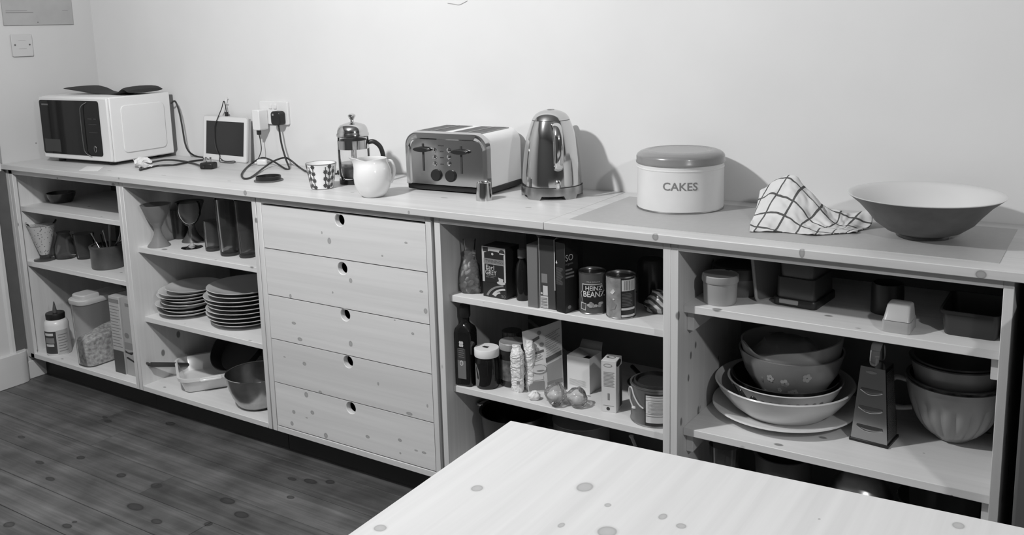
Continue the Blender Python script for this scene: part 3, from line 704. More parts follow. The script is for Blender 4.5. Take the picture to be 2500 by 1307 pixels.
for X in (420, 560):
    for Y in (530, 600, 665): build(MB().lathe([(0, -.0012), (.0062, -.0012), (.0075, .0005), (.0062, .003), (.003, .004), (0, .004)], 20), 'button', CHROME, to).matrix_basis = Matrix.Translation((FX(X), .0008, FZ(X, Y)))@Matrix.Rotation(math.pi/2, 4, 'X')
for X, Y in ((432, 778), (572, 788)):
    k_ = build(MB().lathe([(0, 0), (.0185, 0), (.0178, .006), (.016, .008), (0, .008)], 28), 'browning_knob', BLACKP, to)
    k_.matrix_basis = Matrix.Translation((FX(X), .0008, FZ(X, Y)))@Matrix.Rotation(math.pi/2, 4, 'X')
quads(to, 'front_print', PRINTD, lambda a, b: (a, .0003, b), [(FX(X)-w_, FZ(X, Y)-.0015, FX(X)+w_, FZ(X, Y)+.0015) for X, Y, w_ in ((484, 487, .010), (490, 543, .006), (490, 605, .006), (490, 670, .006))])
sl = tw*.5
for x0 in (.045, .105, .185, .245) if False else (sl-.113, sl-.062, sl+.018, sl+.069):
    build(MB().box(x0, .020, th-.0005, x0+.042, td-.018, th+.0006), 'bread_slot', BLACKP, to)
for x0 in (sl-.116, sl+.015):
    build(MB().tube([(x0, .018, th), (x0+.099, .018, th), (x0+.099, td-.016, th), (x0, td-.016, th), (x0, .018, th)], .0013, 6, smooth=False), 'slot_trim', STEEL, to)
    build(MB().box(x0+.047, .020, th-.0004, x0+.052, td-.018, th+.0016), 'slot_divider', STEEL, to)
# --- chrome egg cup upside down
cx, cy, r = base(1184, 490, 20.5, .9)
cx += .006; cy -= .012
pr_ = [(r, 0), (r*.99, .003)]+prof(cx, cy, .9, [(462, 18.6), (446, 17.4)])
one(MB().lathe([(0, 0)]+pr_+[(pr_[-1][0]*.9, pr_[-1][1]+.0015), (pr_[-1][0]*.82, pr_[-1][1]-.001), (0, pr_[-1][1]-.001)], 40), 'spirit_measure', CHROME, 'small chrome measuring cup in front of the toaster corner', 'measuring cup', (cx, cy, .9))
# --- kettle
cx, cy, r = base(1348.5, 490, 74, .9)
kt = thing('kettle', 'chrome dome-shaped electric kettle beside the toaster', 'kettle', (cx, cy, .9))
V = lambda Y: 240+Y/4.167
body = prof(cx, cy, .9, [(V(y), w/4.167) for y, w in ((880, 305), (800, 302), (700, 295), (600, 285), (500, 271), (400, 254), (300, 225), (218, 194))])
body.insert(0, (r*.98, .036)); body = [q for q in body if q[1] >= .036]
build(MB().lathe(solidp(body), 72), 'body', CHROME, kt, ang=50)
zl = body[-1][1]
build(MB().lathe(solidp([(body[-1][0]*.985, zl-.001), (body[-1][0]*.985, zl+.0018)]), 60), 'lid_gap', PRINTD, kt)
lidp = [(body[-1][0], zl+.0015)]+[q for q in prof(cx, cy, .9, [(V(185), 178/4.167), (V(155), 152/4.167), (V(132), 110/4.167), (V(118), 62/4.167)]) if q[1] > zl+.002]
build(MB().lathe(solidp(lidp), 60), 'lid', CHROME, kt, ang=60)
build(MB().lathe(solidp([(.012, lidp[-1][1]), (.010, lidp[-1][1]+.002)]), 20), 'lid_button', STEEL, kt)
ca = camang(cx, cy)
# powered base: ring with arched feet
segs = 96; vs, fs = [], []
for i in range(segs):
    a = 2*math.pi*i/segs; q = (a-ca+math.pi/5) % (math.pi/2.5); zb_ = 0.0 if q < .24 or q > math.pi/2.5-.24 else .011
    for rr, z in ((r*1.0, .034), (r*1.015, .026), (r*1.02, zb_), (r*.86, zb_), (r*.84, .034)): vs.append((rr*math.cos(a), rr*math.sin(a), z))
for i in range(segs):
    j = (i+1) % segs
    for k in range(4): fs.append((i*5+k, j*5+k, j*5+k+1, i*5+k+1))
build(MB().add(vs, fs), 'power_base', STEEL, kt, ang=30)
build(MB().lathe(solidp([(r*.84, .012), (r*.84, .0345)]), 40), 'base_underside', BLACKP, kt)
build(MB().lathe(solidp([(r*.985, .0342), (r*.985, .0362)]), 60), 'seam_line', PRINTD, kt)
rb = interp(body); ha = ca+math.radians(11); hx, hy = math.cos(ha), math.sin(ha); tx, ty = -hy, hx
zv = lambda Y: zat(cx+hx*.1, cy+hy*.1, V(Y))-.9
hp = [(rb(zv(300))-.004, zv(285)), (rb(zv(300))+.016, zv(282)), (rb(zv(330))+.030, zv(310)), (rb(zv(420))+.038, zv(400)), (rb(zv(560))+.034, zv(560)), (rb(zv(690))+.026, zv(680)), (rb(zv(720))+.014, zv(722)), (rb(zv(725))-.003, zv(728))]
Pq = []
for i in range(len(hp)-1):
    for k in range(6):
        t = k/6; p0 = hp[max(i-1, 0)]; p1 = hp[i]; p2 = hp[i+1]; p3 = hp[min(i+2, len(hp)-1)]
        Pq.append(tuple(.5*((2*p1[c])+(p2[c]-p0[c])*t+(2*p0[c]-5*p1[c]+4*p2[c]-p3[c])*t*t+(3*p1[c]-p0[c]-3*p2[c]+p3[c])*t**3) for c in (0, 1)))
Pq.append(hp[-1]); rings = []
for i, (rr, z) in enumerate(Pq):
    d = (Pq[min(i+1, len(Pq)-1)][0]-Pq[max(i-1, 0)][0], Pq[min(i+1, len(Pq)-1)][1]-Pq[max(i-1, 0)][1]); L_ = math.hypot(*d) or 1; nx, nz = -d[1]/L_, d[0]/L_
    wv = .0125
    rings.append([(hx*(rr+nx*.006*math.sin(t))+tx*wv*math.cos(t), hy*(rr+nx*.006*math.sin(t))+ty*wv*math.cos(t), z+nz*.006*math.sin(t)) for t in [k*math.pi/7 for k in range(14)]])
build(MB().loft(rings), 'handle', CHROME, kt, ang=60)
zi = zat(cx+hx*rb(.05), cy+hy*rb(.05), V(880))-.9
build(MB().lathe([(0, -.002), (.0075, -.002), (.0085, .002), (.006, .005), (0, .006)], 20), 'switch', CHROME, kt).matrix_basis = Matrix.Translation((hx*rb(zi), hy*rb(zi), zi))@Matrix.Rotation(ha, 4, 'Z')@Matrix.Rotation(math.pi/2, 4, 'Y')@Matrix.Scale(1.6, 4, (1, 0, 0))
sa = ca+math.pi-.5
build(MB().loft([[(math.cos(sa)*q+ -math.sin(sa)*w_*math.cos(t), math.sin(sa)*q+math.cos(sa)*w_*math.cos(t), z+h_*math.sin(t)) for t in [k*math.pi/6 for k in range(12)]] for q, z, w_, h_ in ((rb(zl-.05)-.015, zl-.045, .022, .03), (rb(zl-.05)+.012, zl-.022, .014, .013), (rb(zl-.05)+.026, zl-.012, .010, .006))]), 'spout', CHROME, kt)
# --- cake tin
ZM = .9011
cx, cy, r = base(1660.5, 524, 105, ZM)
ct = thing('cake_tin', 'round white cake tin with grey domed lid on the grey sheet', 'tin', (cx, cy, ZM))
zb_ = zat(cx, cy, 386)-ZM
TINW = mat('tin_white', .70, .32, noise_amt=.04, noise_scale=12)
build(MB().lathe([(0, 0), (r*.995, 0), (r*1.005, .003), (r*.99, .005)], 72), 'base_rim', STEEL, ct)
build(MB().lathe(solidp([(r*.99, .004), (r*.99, zb_-.006)]), 72), 'body', TINW, ct)
build(MB().lathe([(r*.99, zb_-.022), (r*.998, zb_-.021), (r*.998, zb_-.0185), (r*.99, zb_-.0175)], 72), 'bead', TINW, ct)
zt = zat(cx, cy, 364)-ZM
LIDG = mat('grey_lid_paint', .22, .25, coat=.3)
build(MB().lathe([(0, zb_-.004), (r*1.0, zb_-.008), (r*1.015, zb_-.008), (r*1.02, zb_-.004), (r*1.005, zb_-.001), (r*1.008, zb_+.35*(zt-zb_)), (r*.985, zb_+.58*(zt-zb_)), (r*.93, zb_+.78*(zt-zb_)), (r*.85, zb_+.92*(zt-zb_)), (r*.74, zt), (r*.70, zt-.0012), (r*.60, zt-.0016), (0, zt-.001)], 72), 'lid', LIDG, ct, ang=60)
ca = camang(cx, cy)
def wrap(R_, a0, e=.0006): return lambda a, b: ((R_+e)*math.cos(a0+a/R_), (R_+e)*math.sin(a0+a/R_), b)
zt0 = zfront(cx, cy, r, 467)-ZM; zt1 = zfront(cx, cy, r, 447)-ZM
tw2 = 85/2*depth(cx, cy-r, .95)/FPX
text(ct, 'lettering', 'CAKES', mat('tin_print', .20, .5), wrap(r*.99, ca), -tw2, zt0, tw2, zt1, bold=.012)
# --- big bowl
cx, cy, r = base(2254, 590, 56, ZM)
bw = thing('serving_bowl', 'large flared bowl, dark outside and pale inside, at the worktop end', 'bowl', (cx, cy, ZM))
V4 = lambda Y: 320+Y/2.5
op = prof(cx, cy, ZM, [(V4(632), 62), (V4(600), 86), (V4(552), 113), (V4(500), 130), (V4(440), 152), (V4(402), 171), (V4(386), 179)])
op = [(r, 0), (r, .004), (r*.97, .007)]+[q for q in op if q[1] > .008]
hb = op[-1][1]
build(MB().lathe([(0, 0)]+op, 80), 'outer_glaze', mat('charcoal_glaze', .11, .42, noise_amt=.1, noise_scale=40), bw, ang=60)
build(MB().lathe([op[-1], (op[-1][0]+.001, hb+.0015), (op[-1][0]-.002, hb+.002)]+[(max(q[0]-.006, .001), q[1]+.001) for q in reversed(op[3:-1])]+[(r*.8, .012), (0, .010)], 80), 'inner_glaze', mat('pale_glaze', .62, .2), bw, ang=60)
# --- checked tea towel
Y4 = lambda X, Y: (1500+X/2.5, 320+Y/2.5)
ctl = [  # rows back -> front, (X, Y in crop, y depth)
 [(880, 470, -.12), (985, 400, -.12), (1110, 400, -.12), (1220, 470, -.12), (1330, 520, -.13), (1450, 530, -.14), (1560, 520, -.15)],
 [(890, 370, -.17), (1010, 290, -.17), (1115, 285, -.17), (1215, 400, -.17), (1330, 480, -.18), (1450, 500, -.18), (1575, 480, -.18)],
 [(880, 420, -.20), (990, 350, -.205), (1100, 345, -.205), (1230, 450, -.205), (1350, 545, -.21), (1430, 552, -.21), (1570, 565, -.20)],
 [(860, 500, -.225), (960, 440, -.235), (1090, 450, -.235), (1210, 540, -.235), (1330, 590, -.24), (1430, 590, -.23), (1530, 600, -.22)],
 [(835, 560, -.25), (950, 530, -.26), (1080, 540, -.262), (1190, 590, -.262), (1310, 610, -.258), (1400, 615, -.25), (1490, 612, -.24)],
]
cps = []
for ri, row in enumerate(ctl):
    cps.append([on(*Y4(X, Y), y=yy) for X, Y, yy in row])
front = [on(*Y4(X, Y), z=.9045) for X, Y in ((825, 612), (935, 612), (1075, 618), (1200, 632), (1310, 628), (1400, 622), (1480, 618))]
cps.append(front)
CP = np.array(cps)
def cr1(P, t):
    n = len(P)-1; x = min(t*n, n-1e-6); i = int(x); f_ = x-i
    p0, p1, p2, p3 = P[max(i-1, 0)], P[i], P[i+1], P[min(i+2, n)]
    return .5*((2*p1)+(p2-p0)*f_+(2*p0-5*p1+4*p2-p3)*f_*f_+(3*p1-p0-3*p2+p3)*f_**3)
def tsurf(s, t):
    q = cr1(np.array([cr1(CP[k], s) for k in range(len(CP))]), t)
    w_ = .006*noise.noise(Vector((9*s, 5*t, 2)))+.003*noise.noise(Vector((22*s, 14*t, 5)))
    q = q+np.array([w_*.5, -w_, w_]); q[2] = max(q[2], .9035); return q
c0 = CP.mean(axis=(0, 1)); c0[2] = ZM
NU, NV = 70, 50
mb = MB().grid(lambda s, t: tuple(tsurf(s, t)-c0), NU, NV)
TOW, nt, b = nodes('check_towel')
N = nt.nodes.new; L = nt.links.new
uvn = N('ShaderNodeUVMap'); sp = N('ShaderNodeSeparateXYZ'); L(uvn.outputs[0], sp.inputs[0]); fac = None
for ax, off in ((0, .1), (1, .35)):
    a_ = N('ShaderNodeMath'); a_.operation = 'ADD'; L(sp.outputs[ax], a_.inputs[0]); a_.inputs[1].default_value = off
    f_ = N('ShaderNodeMath'); f_.operation = 'FRACT'; L(a_.outputs[0], f_.inputs[0])
    g_ = N('ShaderNodeMath'); g_.operation = 'LESS_THAN'; L(f_.outputs[0], g_.inputs[0]); g_.inputs[1].default_value = .10
    if fac is None: fac = g_.outputs[0]
    else:
        mx_ = N('ShaderNodeMath'); mx_.operation = 'ADD'; mx_.use_clamp = True; L(fac, mx_.inputs[0]); L(g_.outputs[0], mx_.inputs[1]); fac = mx_.outputs[0]
mx_ = N('ShaderNodeMix'); mx_.data_type = 'RGBA'; L(fac, mx_.inputs['Factor']); mx_.inputs['A'].default_value = (.66, .66, .66, 1); mx_.inputs['B'].default_value = (.10, .10, .10, 1)
L(mx_.outputs['Result'], b.inputs['Base Color']); b.inputs['Roughness'].default_value = .9; b.inputs['Specular IOR Level'].default_value = .1
tt = one(mb, 'tea_towel', TOW, 'crumpled white tea towel with dark check lines beside the big bowl', 'tea towel', tuple(map(float, c0)), solid=.0025, ang=80)
uvl = tt.data.uv_layers.new(name='UVMap')
for pz in tt.data.polygons:
    for li_, vi in zip(pz.loop_indices, pz.vertices):
        i, j = vi % (NU+1), vi//(NU+1); s, t = i/NU, j/NV
        uvl.data[li_].uv = (s*6.2+t*1.6, t*4.2-s*2.0+2)
#==SHELF1==
# ================================================================== shelf unit 1 (corner)
def turned(name, label, cat, u, vB, hw, z, pts, mt, group=None, dx=0.0, dy=0.0, vessel=None, seg=48, along=None):
    """round thing standing at a pixel; pts=[(v, halfwidth)] up the silhouette"""
    cx, cy, r = base(u, vB, hw, z)
    if along is not None:            # slide along the sight line to keep clear of a side board
        d = np.array([cx, cy])-CAM[:2]; k = (along-CAM[0])/d[0]; cx, cy = along, float(CAM[1]+d[1]*k)
    cx += dx; cy += dy
    pr = [(r, 0.0)]+[q for q in prof(cx, cy, z, pts) if q[1] > .001]
    o = thing(name, label, cat, (cx, cy, z), 0, group)
    if mt is not None: build(MB().lathe(shell(pr, *vessel) if vessel else solidp(pr), seg), 'body', mt, o, ang=50)
    return o, cx, cy, r, pr
# dark dish on the upper shelf
S = SH[0]
o, cx, cy, r, pr = turned('dark_dish', 'shallow dark dish at the back of the empty top shelf', 'dish', 133, 489, 24, S[0], [(478, 32), (470, 34)], DARKC, along=.085, dy=.03, vessel=(.004, .005))
# dotted sundae glass
cx, cy, r = base(110, 634, 25, S[1]); cx, cy = .067, -.367
o = thing('dotted_glass', 'dotted conical glass on a dark round foot beside the left side board', 'glass', (cx, cy, S[1]))
z_ = lambda v: zat(cx, cy, v)-S[1]
rp = lambda v, hw: rpx(cx, cy, zat(cx, cy, v), hw)
DOT, nt, b = nodes('dotted_glaze')
tc = nt.nodes.new('ShaderNodeTexCoord'); vo = nt.nodes.new('ShaderNodeTexVoronoi'); vo.inputs['Scale'].default_value = 105
lt = nt.nodes.new('ShaderNodeMath'); lt.operation = 'LESS_THAN'; lt.inputs[1].default_value = .24; mx_ = nt.nodes.new('ShaderNodeMix'); mx_.data_type = 'RGBA'
mx_.inputs['A'].default_value = (.52, .52, .52, 1); mx_.inputs['B'].default_value = (.16, .16, .16, 1)
nt.links.new(tc.outputs['Object'], vo.inputs['Vector']); nt.links.new(vo.outputs['Distance'], lt.inputs[0]); nt.links.new(lt.outputs[0], mx_.inputs['Factor']); nt.links.new(mx_.outputs['Result'], b.inputs['Base Color']); b.inputs['Roughness'].default_value = .25
build(MB().lathe(solidp([(r, 0), (r, .004), (r*.5, .007), (r*.42, z_(622))]), 40), 'foot', DGLASS, o)
zt = z_(549); cone = [(rp(621, 10.5), z_(621)), (rp(585, 22), z_(585)), (rp(551, 31.5), zt)]
build(MB().lathe(solidp(cone), 48), 'dotted_cone', DOT, o)
build(MB().lathe([(rp(551, 31.7), zt), (rp(541, 35.5), z_(541)), (rp(541, 34.5), z_(541)), (rp(551, 30.8), zt+.001)], 48), 'clear_rim', GLASS, o)
# dark glass jug
o, cx, cy, r, pr = turned('dark_glass_jug', 'squat dark glass jug between dotted glass and glass mug', 'jug', 161, 634, 23, S[1], [(620, 26), (600, 25), (580, 17), (570, 14), (566, 16)], DGLASS, vessel=(.003, .005))
ha = camang(cx, cy)+1.0
build(MB().tube([(math.cos(ha)*q, math.sin(ha)*q, z) for q, z in ((pr[3][0], pr[4][1]), (pr[3][0]+.022, pr[4][1]), (pr[2][0]+.022, pr[2][1]+.01), (pr[2][0]-.002, pr[2][1]))], .004, 8), 'handle', GLASS, o)
# glass mug
o, cx, cy, r, pr = turned('glass_mug', 'plain smoky glass mug beside the utensil crock', 'mug', 209, 634, 19, S[1], [(615, 21), (590, 23.5), (570, 25)], DGLASS, vessel=(.003, .006))
ha = camang(cx, cy)-1.45
build(MB().tube([(math.cos(ha)*q, math.sin(ha)*q, z) for q, z in ((pr[3][0]-.002, pr[3][1]-.012), (pr[3][0]+.02, pr[3][1]-.015), (pr[2][0]+.02, pr[1][1]), (pr[1][0]-.002, pr[1][1]-.01))], .0045, 8), 'handle', GLASS, o)
# crock with utensils
o, cx, cy, r, pr = turned('utensil_crock', 'dark stoneware crock full of kitchen utensils', 'crock', 266, 660, 39, S[1], [(655, 39.5), (610, 39)], None)
CROCK = mat('stoneware', .075, .3, noise_amt=.25, noise_scale=25)
hc = zat(cx, cy, 597)-S[1]
op = [(r*.97, 0), (r, .006), (r, hc*.86), (r*1.05, hc*.89), (r*1.05, hc*.98), (r*1.0, hc)]
build(MB().lathe(shell(op, .007, .008), 56), 'pot', CROCK, o, ang=50)
cc = np.array([cx, cy, S[1]])
def utensil(name, label, u, v, wpx, mt, kind, dx, y_off=0.0):
    top = on(u, v, y=cy+y_off)
    b_ = cc+np.array([dx, y_off*.4, .012]); L_ = float(np.linalg.norm(top-b_)); ax = Vector(tuple((top-b_)/L_))
    q = Vector((0, 0, 1)).rotation_difference(ax)
    t = thing(name, label, 'utensil', tuple(map(float, b_)), 0, 'utensils in the crock'); t.rotation_mode = 'QUATERNION'; t.rotation_quaternion = q@Matrix.Rotation(-.4, 3, 'Z').to_quaternion()
    wr = wpx*depth(*top)/FPX/2
    if kind == 'flat':
        build(MB().tube([(0, 0, 0), (0, 0, L_*.62)], .005, 8, smooth=False), 'handle', mt, t)
        build(MB().prism([(-wr*.5, L_*.58), (wr*.5, L_*.58), (wr, L_*.7), (wr, L_*.96), (wr*.7, L_), (-wr*.9, L_*.97), (-wr, L_*.7)], lambda a, b, c: (a, c, b), -.003, .003), 'blade', mt, t, bevel=.001)
    elif kind == 'rod':
        build(MB().tube([(0, 0, 0), (0, 0, L_)], wr, 10, smooth=False), 'shaft', mt, t)
        build(MB().lathe([(0, L_-.004), (wr*1.3, L_-.003), (wr*1.5, L_+.003), (wr, L_+.007), (0, L_+.008)], 12), 'tip', mt, t)
    else:
        build(MB().tube([(0, 0, 0), (0, 0, L_*.55)], .006, 8, smooth=False), 'handle', mt, t)
        for k in range(6):
            a = math.pi*k/6
            build(MB().tube([(0, 0, L_*.55), (.020*math.cos(a), .020*math.sin(a), L_*.75), (.016*math.cos(a), .016*math.sin(a), L_*.93), (0, 0, L_)], .0012, 6), 'wire', STEEL, t)
utensil('wooden_spatula', 'broad wooden spatula standing in the crock', 267, 548, 13, mat('grey_wood', .26, .7), 'flat', .004, .02)
utensil('steel_spoon_handle', 'thin bright steel handle leaning out of the crock', 225, 573, 3.5, STEEL, 'rod', .0, -.01)
utensil('black_turner', 'black plastic turner in the crock', 245, 572, 9, BLACKP, 'flat', -.005, .005)
utensil('wire_whisk', 'wire balloon whisk at the side of the crock', 292, 557, 10, DSTEEL, 'whisk', .012, .015)
utensil('ladle_handle', 'short steel ladle handle behind the spatula', 253, 566, 4, STEEL, 'rod', .0, .03)
# glue bottle
cx, cy, r = base(145.5, 869.5, 28, BT)
o = thing('glue_bottle', 'white glue bottle with dark cap, nozzle and printed label', 'bottle', (cx, cy, BT))
z_ = lambda v: zat(cx, cy, v)-BT
rr = r*1.0
op = [(rr*.94, 0), (rr, .004), (rr, z_(790)), (rr*.93, z_(783)), (rr*.74, z_(777))]
build(MB().lathe(solidp(op), 48), 'bottle_body', WHITEP, o, ang=50)
build(MB().lathe(solidp([(rr*.76, z_(777)), (rr*.78, z_(766)), (rr*.74, z_(763))]), 40), 'cap', BLACKP, o)
build(MB().lathe(solidp([(.009, z_(763)), (.0075, z_(755)), (.002, z_(737))]), 20), 'nozzle', mat('nozzle_grey', .09, .4), o)
ca = camang(cx, cy)
cylpatch(o, 'label_dark', mat('label_dark', .05, .45), lambda z: rr, ca-1.35, ca-.12, z_(855), z_(802))
cylpatch(o, 'label_light', mat('label_light', .46, .5), lambda z: rr, ca-.10, ca+.95, z_(858), z_(800))
cylpatch(o, 'label_panel', PRINTL, lambda z: rr+.0004, ca-1.15, ca-.35, z_(812), z_(806), nz=1)
cylpatch(o, 'label_panel', PRINTM, lambda z: rr+.0004, ca-1.15, ca-.3, z_(830), z_(817), nz=1)
cylpatch(o, 'label_panel', PRINTL, lambda z: rr+.0004, ca-1.1, ca-.35, z_(838), z_(832), nz=1)
for k in range(7): cylpatch(o, 'label_text_line', PRINTM, lambda z: rr+.0004, ca+.02, ca+.8-.1*(k % 3), z_(851-6.5*k), z_(849-6.5*k), nz=1)
# cereal keeper
o = thing('cereal_keeper', 'tall translucent cereal keeper with oats in the bottom', 'container', (.372, -.352, BT))
x0, y0, x1, y1, hk_ = -.052, -.092, .048, .105, zat(.372, -.42, 737)-BT
def ring(s, z, dx=0): return [(a*s+dx, b*s, z) for a, b in rrect(x0, y0, x1, y1, .032, 6)]
build(MB().loft([ring(.93, 0), ring(.96, .004), ring(1.03, hk_), ring(1.0, hk_), ring(.93, .006), ring(.90, .004)]), 'tub', MILKY, o, ang=50)
OAT = mat('oats', .60, .9, noise_amt=.6, noise_scale=75, bump=.8, bump_scale=160)
ot = MB().loft([ring(.90, .0045), ring(.93, .03), ring(.945, .095), [(a, b, z+.014*noise.noise(Vector((a*30, b*30, 1)))+.02*b/.1) for a, b, z in ring(.94, .115)], [(a*.5, b*.5, .122) for a, b, z in ring(.9, .1)]])
build(ot, 'oats', OAT, o, ang=60)['kind'] = 'stuff'
lid_ = build(MB().loft([ring(1.06, hk_-.006), ring(1.08, hk_), ring(1.08, hk_+.010), ring(1.03, hk_+.014)]), 'lid', mat('milky_lid', .50, .4), o, ang=40)
build(MB().loft([[(a*.8, b*.42-.045, z) for a, b, z in ring(1.0, hk_+.013)], [(a*.8, b*.42-.045, z) for a, b, z in ring(1.0, hk_+.026)], [(a*.74, b*.38-.045, z) for a, b, z in ring(1.0, hk_+.030)]]), 'pour_flap', mat('milky_lid', .50, .4), lid_, ang=40)
# a box standing on a shelf, front bottom corners given in pixels
def carton(name, label, cat, BL, BR, vtop, z, dp, mt, rz=None, group=None, yfix=None):
    P0, P1 = on(*BL, z=z), on(*BR, z=z)
    if yfix is not None:
        P0, P1 = on(*BL, y=yfix), on(*BR, y=yfix)
    a = math.atan2(P1[1]-P0[1], P1[0]-P0[0]) if rz is None else rz
    w_ = float(np.linalg.norm((P1-P0)[:2])); h_ = zat(float(P0[0]), float(P0[1]), vtop)-z
    t = thing(name, label, cat, (float(P0[0]), float(P0[1]), z), a, group)
    if mt is not None: build(MB().box(0, 0, 0, w_, dp, h_), 'carton', mt, t, bevel=.0008, bseg=1)
    ff = lambda a_, b_: (w_*a_, -.0005, h_*b_)
    sf = lambda a_, b_: (w_+.0005, dp*a_, h_*b_)
    return t, w_, h_, ff, sf
t, w_, h_, ff, sf = carton('cereal_box', 'pale cereal box with printed lines and dark foot beside the cereal keeper', 'box', (283, 907.7), (311.5, 913.5), 722, BT, .19, mat('cereal_card', .46, .6), rz=0)
quad(t, 'dark_foot_panel', mat('cereal_dark', .07, .5), ff, 0, 0, 1, .30)
quads(t, 'header_band', PRINTM, ff, [(.0, .92, 1, .97)])
quads(t, 'printed_line', mat('cereal_line', .22, .6), ff, [(.05, .35+.04*k, .95-.1*(k % 3), .358+.04*k) for k in range(14)])
t, w_, h_, ff, sf = carton('cereal_box', 'patterned cereal box squeezed against the right side board', 'box', (312.5, 915), (352, 927), 727, BT, .19, mat('cereal_card2', .40, .6), rz=0)
poly(t, 'swirl_print', PRINTD, ff, [[(0, .29), (.35, .275), (.5, .30), (.5, .32), (.2, .30), (0, .32)]])
poly(t, 'stripe_print', PRINTD, ff, [[(.02, .22), (.5, .18), (.5, .205), (.1, .24)]])
poly(t, 'roundel_print', PRINTM, ff, [disc(.18, .52, .14, .035, 16)])
quad(t, 'grey_panel', mat('cereal_mid', .27, .6), ff, 0, .34, 1, .43)
quad(t, 'badge_print', PRINTM, ff, .25, .90, .55, .94)

# ================================================================== shelf unit 2 (glasses, plates)
S = SH[1]
gp_ = 'drinking glasses on the top shelf'
def sundae(label, u, vB, hw, k, mt, along=None, dx=0, dy=0):
    o, cx, cy, r, pr = turned('sundae_glass', label, 'glass', u, vB, hw, S[0], [], None, along=along, dx=dx, dy=dy)
    h = .158*k
    op = [(r, 0), (r*.97, .004), (r*.62, .022*k), (r*.36, .045*k), (r*.30, .060*k), (r*.34, .072*k), (r*.66, .095*k), (r*1.0, .122*k), (r*1.32, h)]
    inner = [(r*1.32-.003, h), (r*1.0-.003, .122*k), (r*.6, .097*k), (r*.15, .080*k), (0, .078*k)]
    build(MB().lathe([(0, 0)]+op+inner, 48), 'glass_body', mt, o, ang=60)
sundae('pale frosted sundae glass nearest the left side board', 388, 597, 27, .98, FROST, along=.815)
sundae('dark frosted sundae glass behind the wine glass', 471, 594, 26, .95, mat('dark_frost', .085, .4))
for u, vB, hw, lab in ((408, 584, 21, 'dark tumbler behind the pale sundae glass'), (438, 586, 18, 'dark tumbler between the two sundae glasses')):
    turned('dark_tumbler', lab, 'glass', u, vB, hw, S[0], [(570, hw*1.06), (510, hw*1.2)], mat('smoke_tumbler', .045, .25), along=None, dy=.01, vessel=(.003, .006))
cx, cy, r = base(469, 610.7, 26, S[0])
o = thing('wine_glass', 'clear stemmed wine glass at the front of the top shelf', 'glass', (cx, cy, S[0])); z_ = lambda v: zat(cx, cy, v)-S[0]; rp = lambda v, hw: rpx(cx, cy, zat(cx, cy, v), hw)
build(MB().lathe([(0, 0), (r, 0), (r, .0015), (r*.5, .005), (r*.16, .012), (.0042, z_(585)), (.004, z_(560)), (.006, z_(556)), (.009, z_(552))], 48), 'foot_and_stem', GLASS, o, ang=60)
bo = [(.004, z_(553)), (rp(549, 11), z_(549)), (rp(540, 20), z_(540)), (rp(525, 27), z_(525)), (rp(512, 28.5), z_(512)), (rp(493, 27), z_(496))]
build(MB().lathe(bo+[(q[0]-.0014, q[1]+.0008) for q in reversed(bo[1:])]+[(0, z_(551))], 56), 'bowl', GLASS, o, ang=70)
def tumbler(label, u, vB, hw, vt, hwt, mt, flutes=0, ring_=None):
    cx, cy, r = base(u, vB, hw, S[0]); o = thing('tumbler', label, 'glass', (cx, cy, S[0]), 0, None)
    ht_ = zat(cx, cy, vt)-S[0]; ht_ = min(ht_, ZT-TH-S[0]-.002); rt = rpx(cx, cy, S[0]+ht_, hwt)
    fn = (lambda p, a: (p[0]*(1+.02*abs(math.cos(flutes*a/2))), p[1]*(1+.02*abs(math.cos(flutes*a/2))), p[2])) if flutes else None
    build(MB().lathe([(0, 0), (r*.93, 0), (r, .004), (rt, ht_), (rt-.0025, ht_), (r*.94-.001, .016), (r*.6, .012), (0, .011)], 64, fn=fn), 'glass_body', mt, o, ang=60)
    build(MB().lathe(solidp([(r*.92, .001), (r*.95, .010)]), 40), 'thick_base', mat('glass_base', .04, .1), o)
    if ring_:
        z = zat(cx, cy, ring_)-S[0]; q = r+(rt-r)*z/ht_-.004
        build(MB().lathe([(q*.8, .014), (q, z), (q-.002, z), (q*.8-.002, .016)], 48), 'nested_glass', GLASS, o)
tumbler('short fluted tumbler between wine glass and tall glasses', 521, 615, 18, 538, 18.5, DGLASS, 12)
tumbler('tall clear glass with another nested inside it', 562, 627, 23, 484, 28, clear('clear_glass_b', .80, .2, body=.25, bodyamt=.10), 0, 577)
tumbler('tall smoked glass beside the drawer unit', 605, 631.5, 20, 488, 24, DGLASS, 14, 562)
# plates
def plate_prof(r, h):
    return [(0, 0), (r*.55, 0), (r*.58, .002), (r*.80, h*.45), (r*.985, h-.0018), (r, h-.0008), (r*.995, h), (r*.97, h), (r*.80, h*.45+.003), (r*.58, .006), (0, .006)]
PLATE = mat('plate_glaze', .60, .18, coat=.3)
def stack(cx0, cy0, z0, r, hz, offs, lab, grp):
    n = len(offs)
    for i, (dx, dy, dr) in enumerate(offs):
        ordn = n-1-i
        mb = MB().lathe(plate_prof(r+dr, .021), 64)
        nm = ('topmost plate of the ' if ordn == 0 else 'bottom plate of the ' if i == 0 else ORD[ordn]+' plate from the top in the ')+lab
        one(mb, 'plate', PLATE, nm, 'plate', (cx0+dx, cy0+dy, z0+hz*i), 0, grp, ang=60)
rs = rpx(.86, -.27, .40, 68)
c_ = on(458, 748, z=S[1]+.02)
stack(float(c_[0])+.012, float(c_[1])-.008, S[1], rs, .0125, [(0, 0, .002), (.012, .0, -.006), (-.012, .004, .006), (.016, -.002, -.004), (.018, .0, -.006), (.008, .0, .006), (.012, .002, .004), (.030, .012, -.002)], 'short stack of smaller pale plates', 'smaller plates in a stack')
c_ = on(614, 778, z=S[1]+.03)
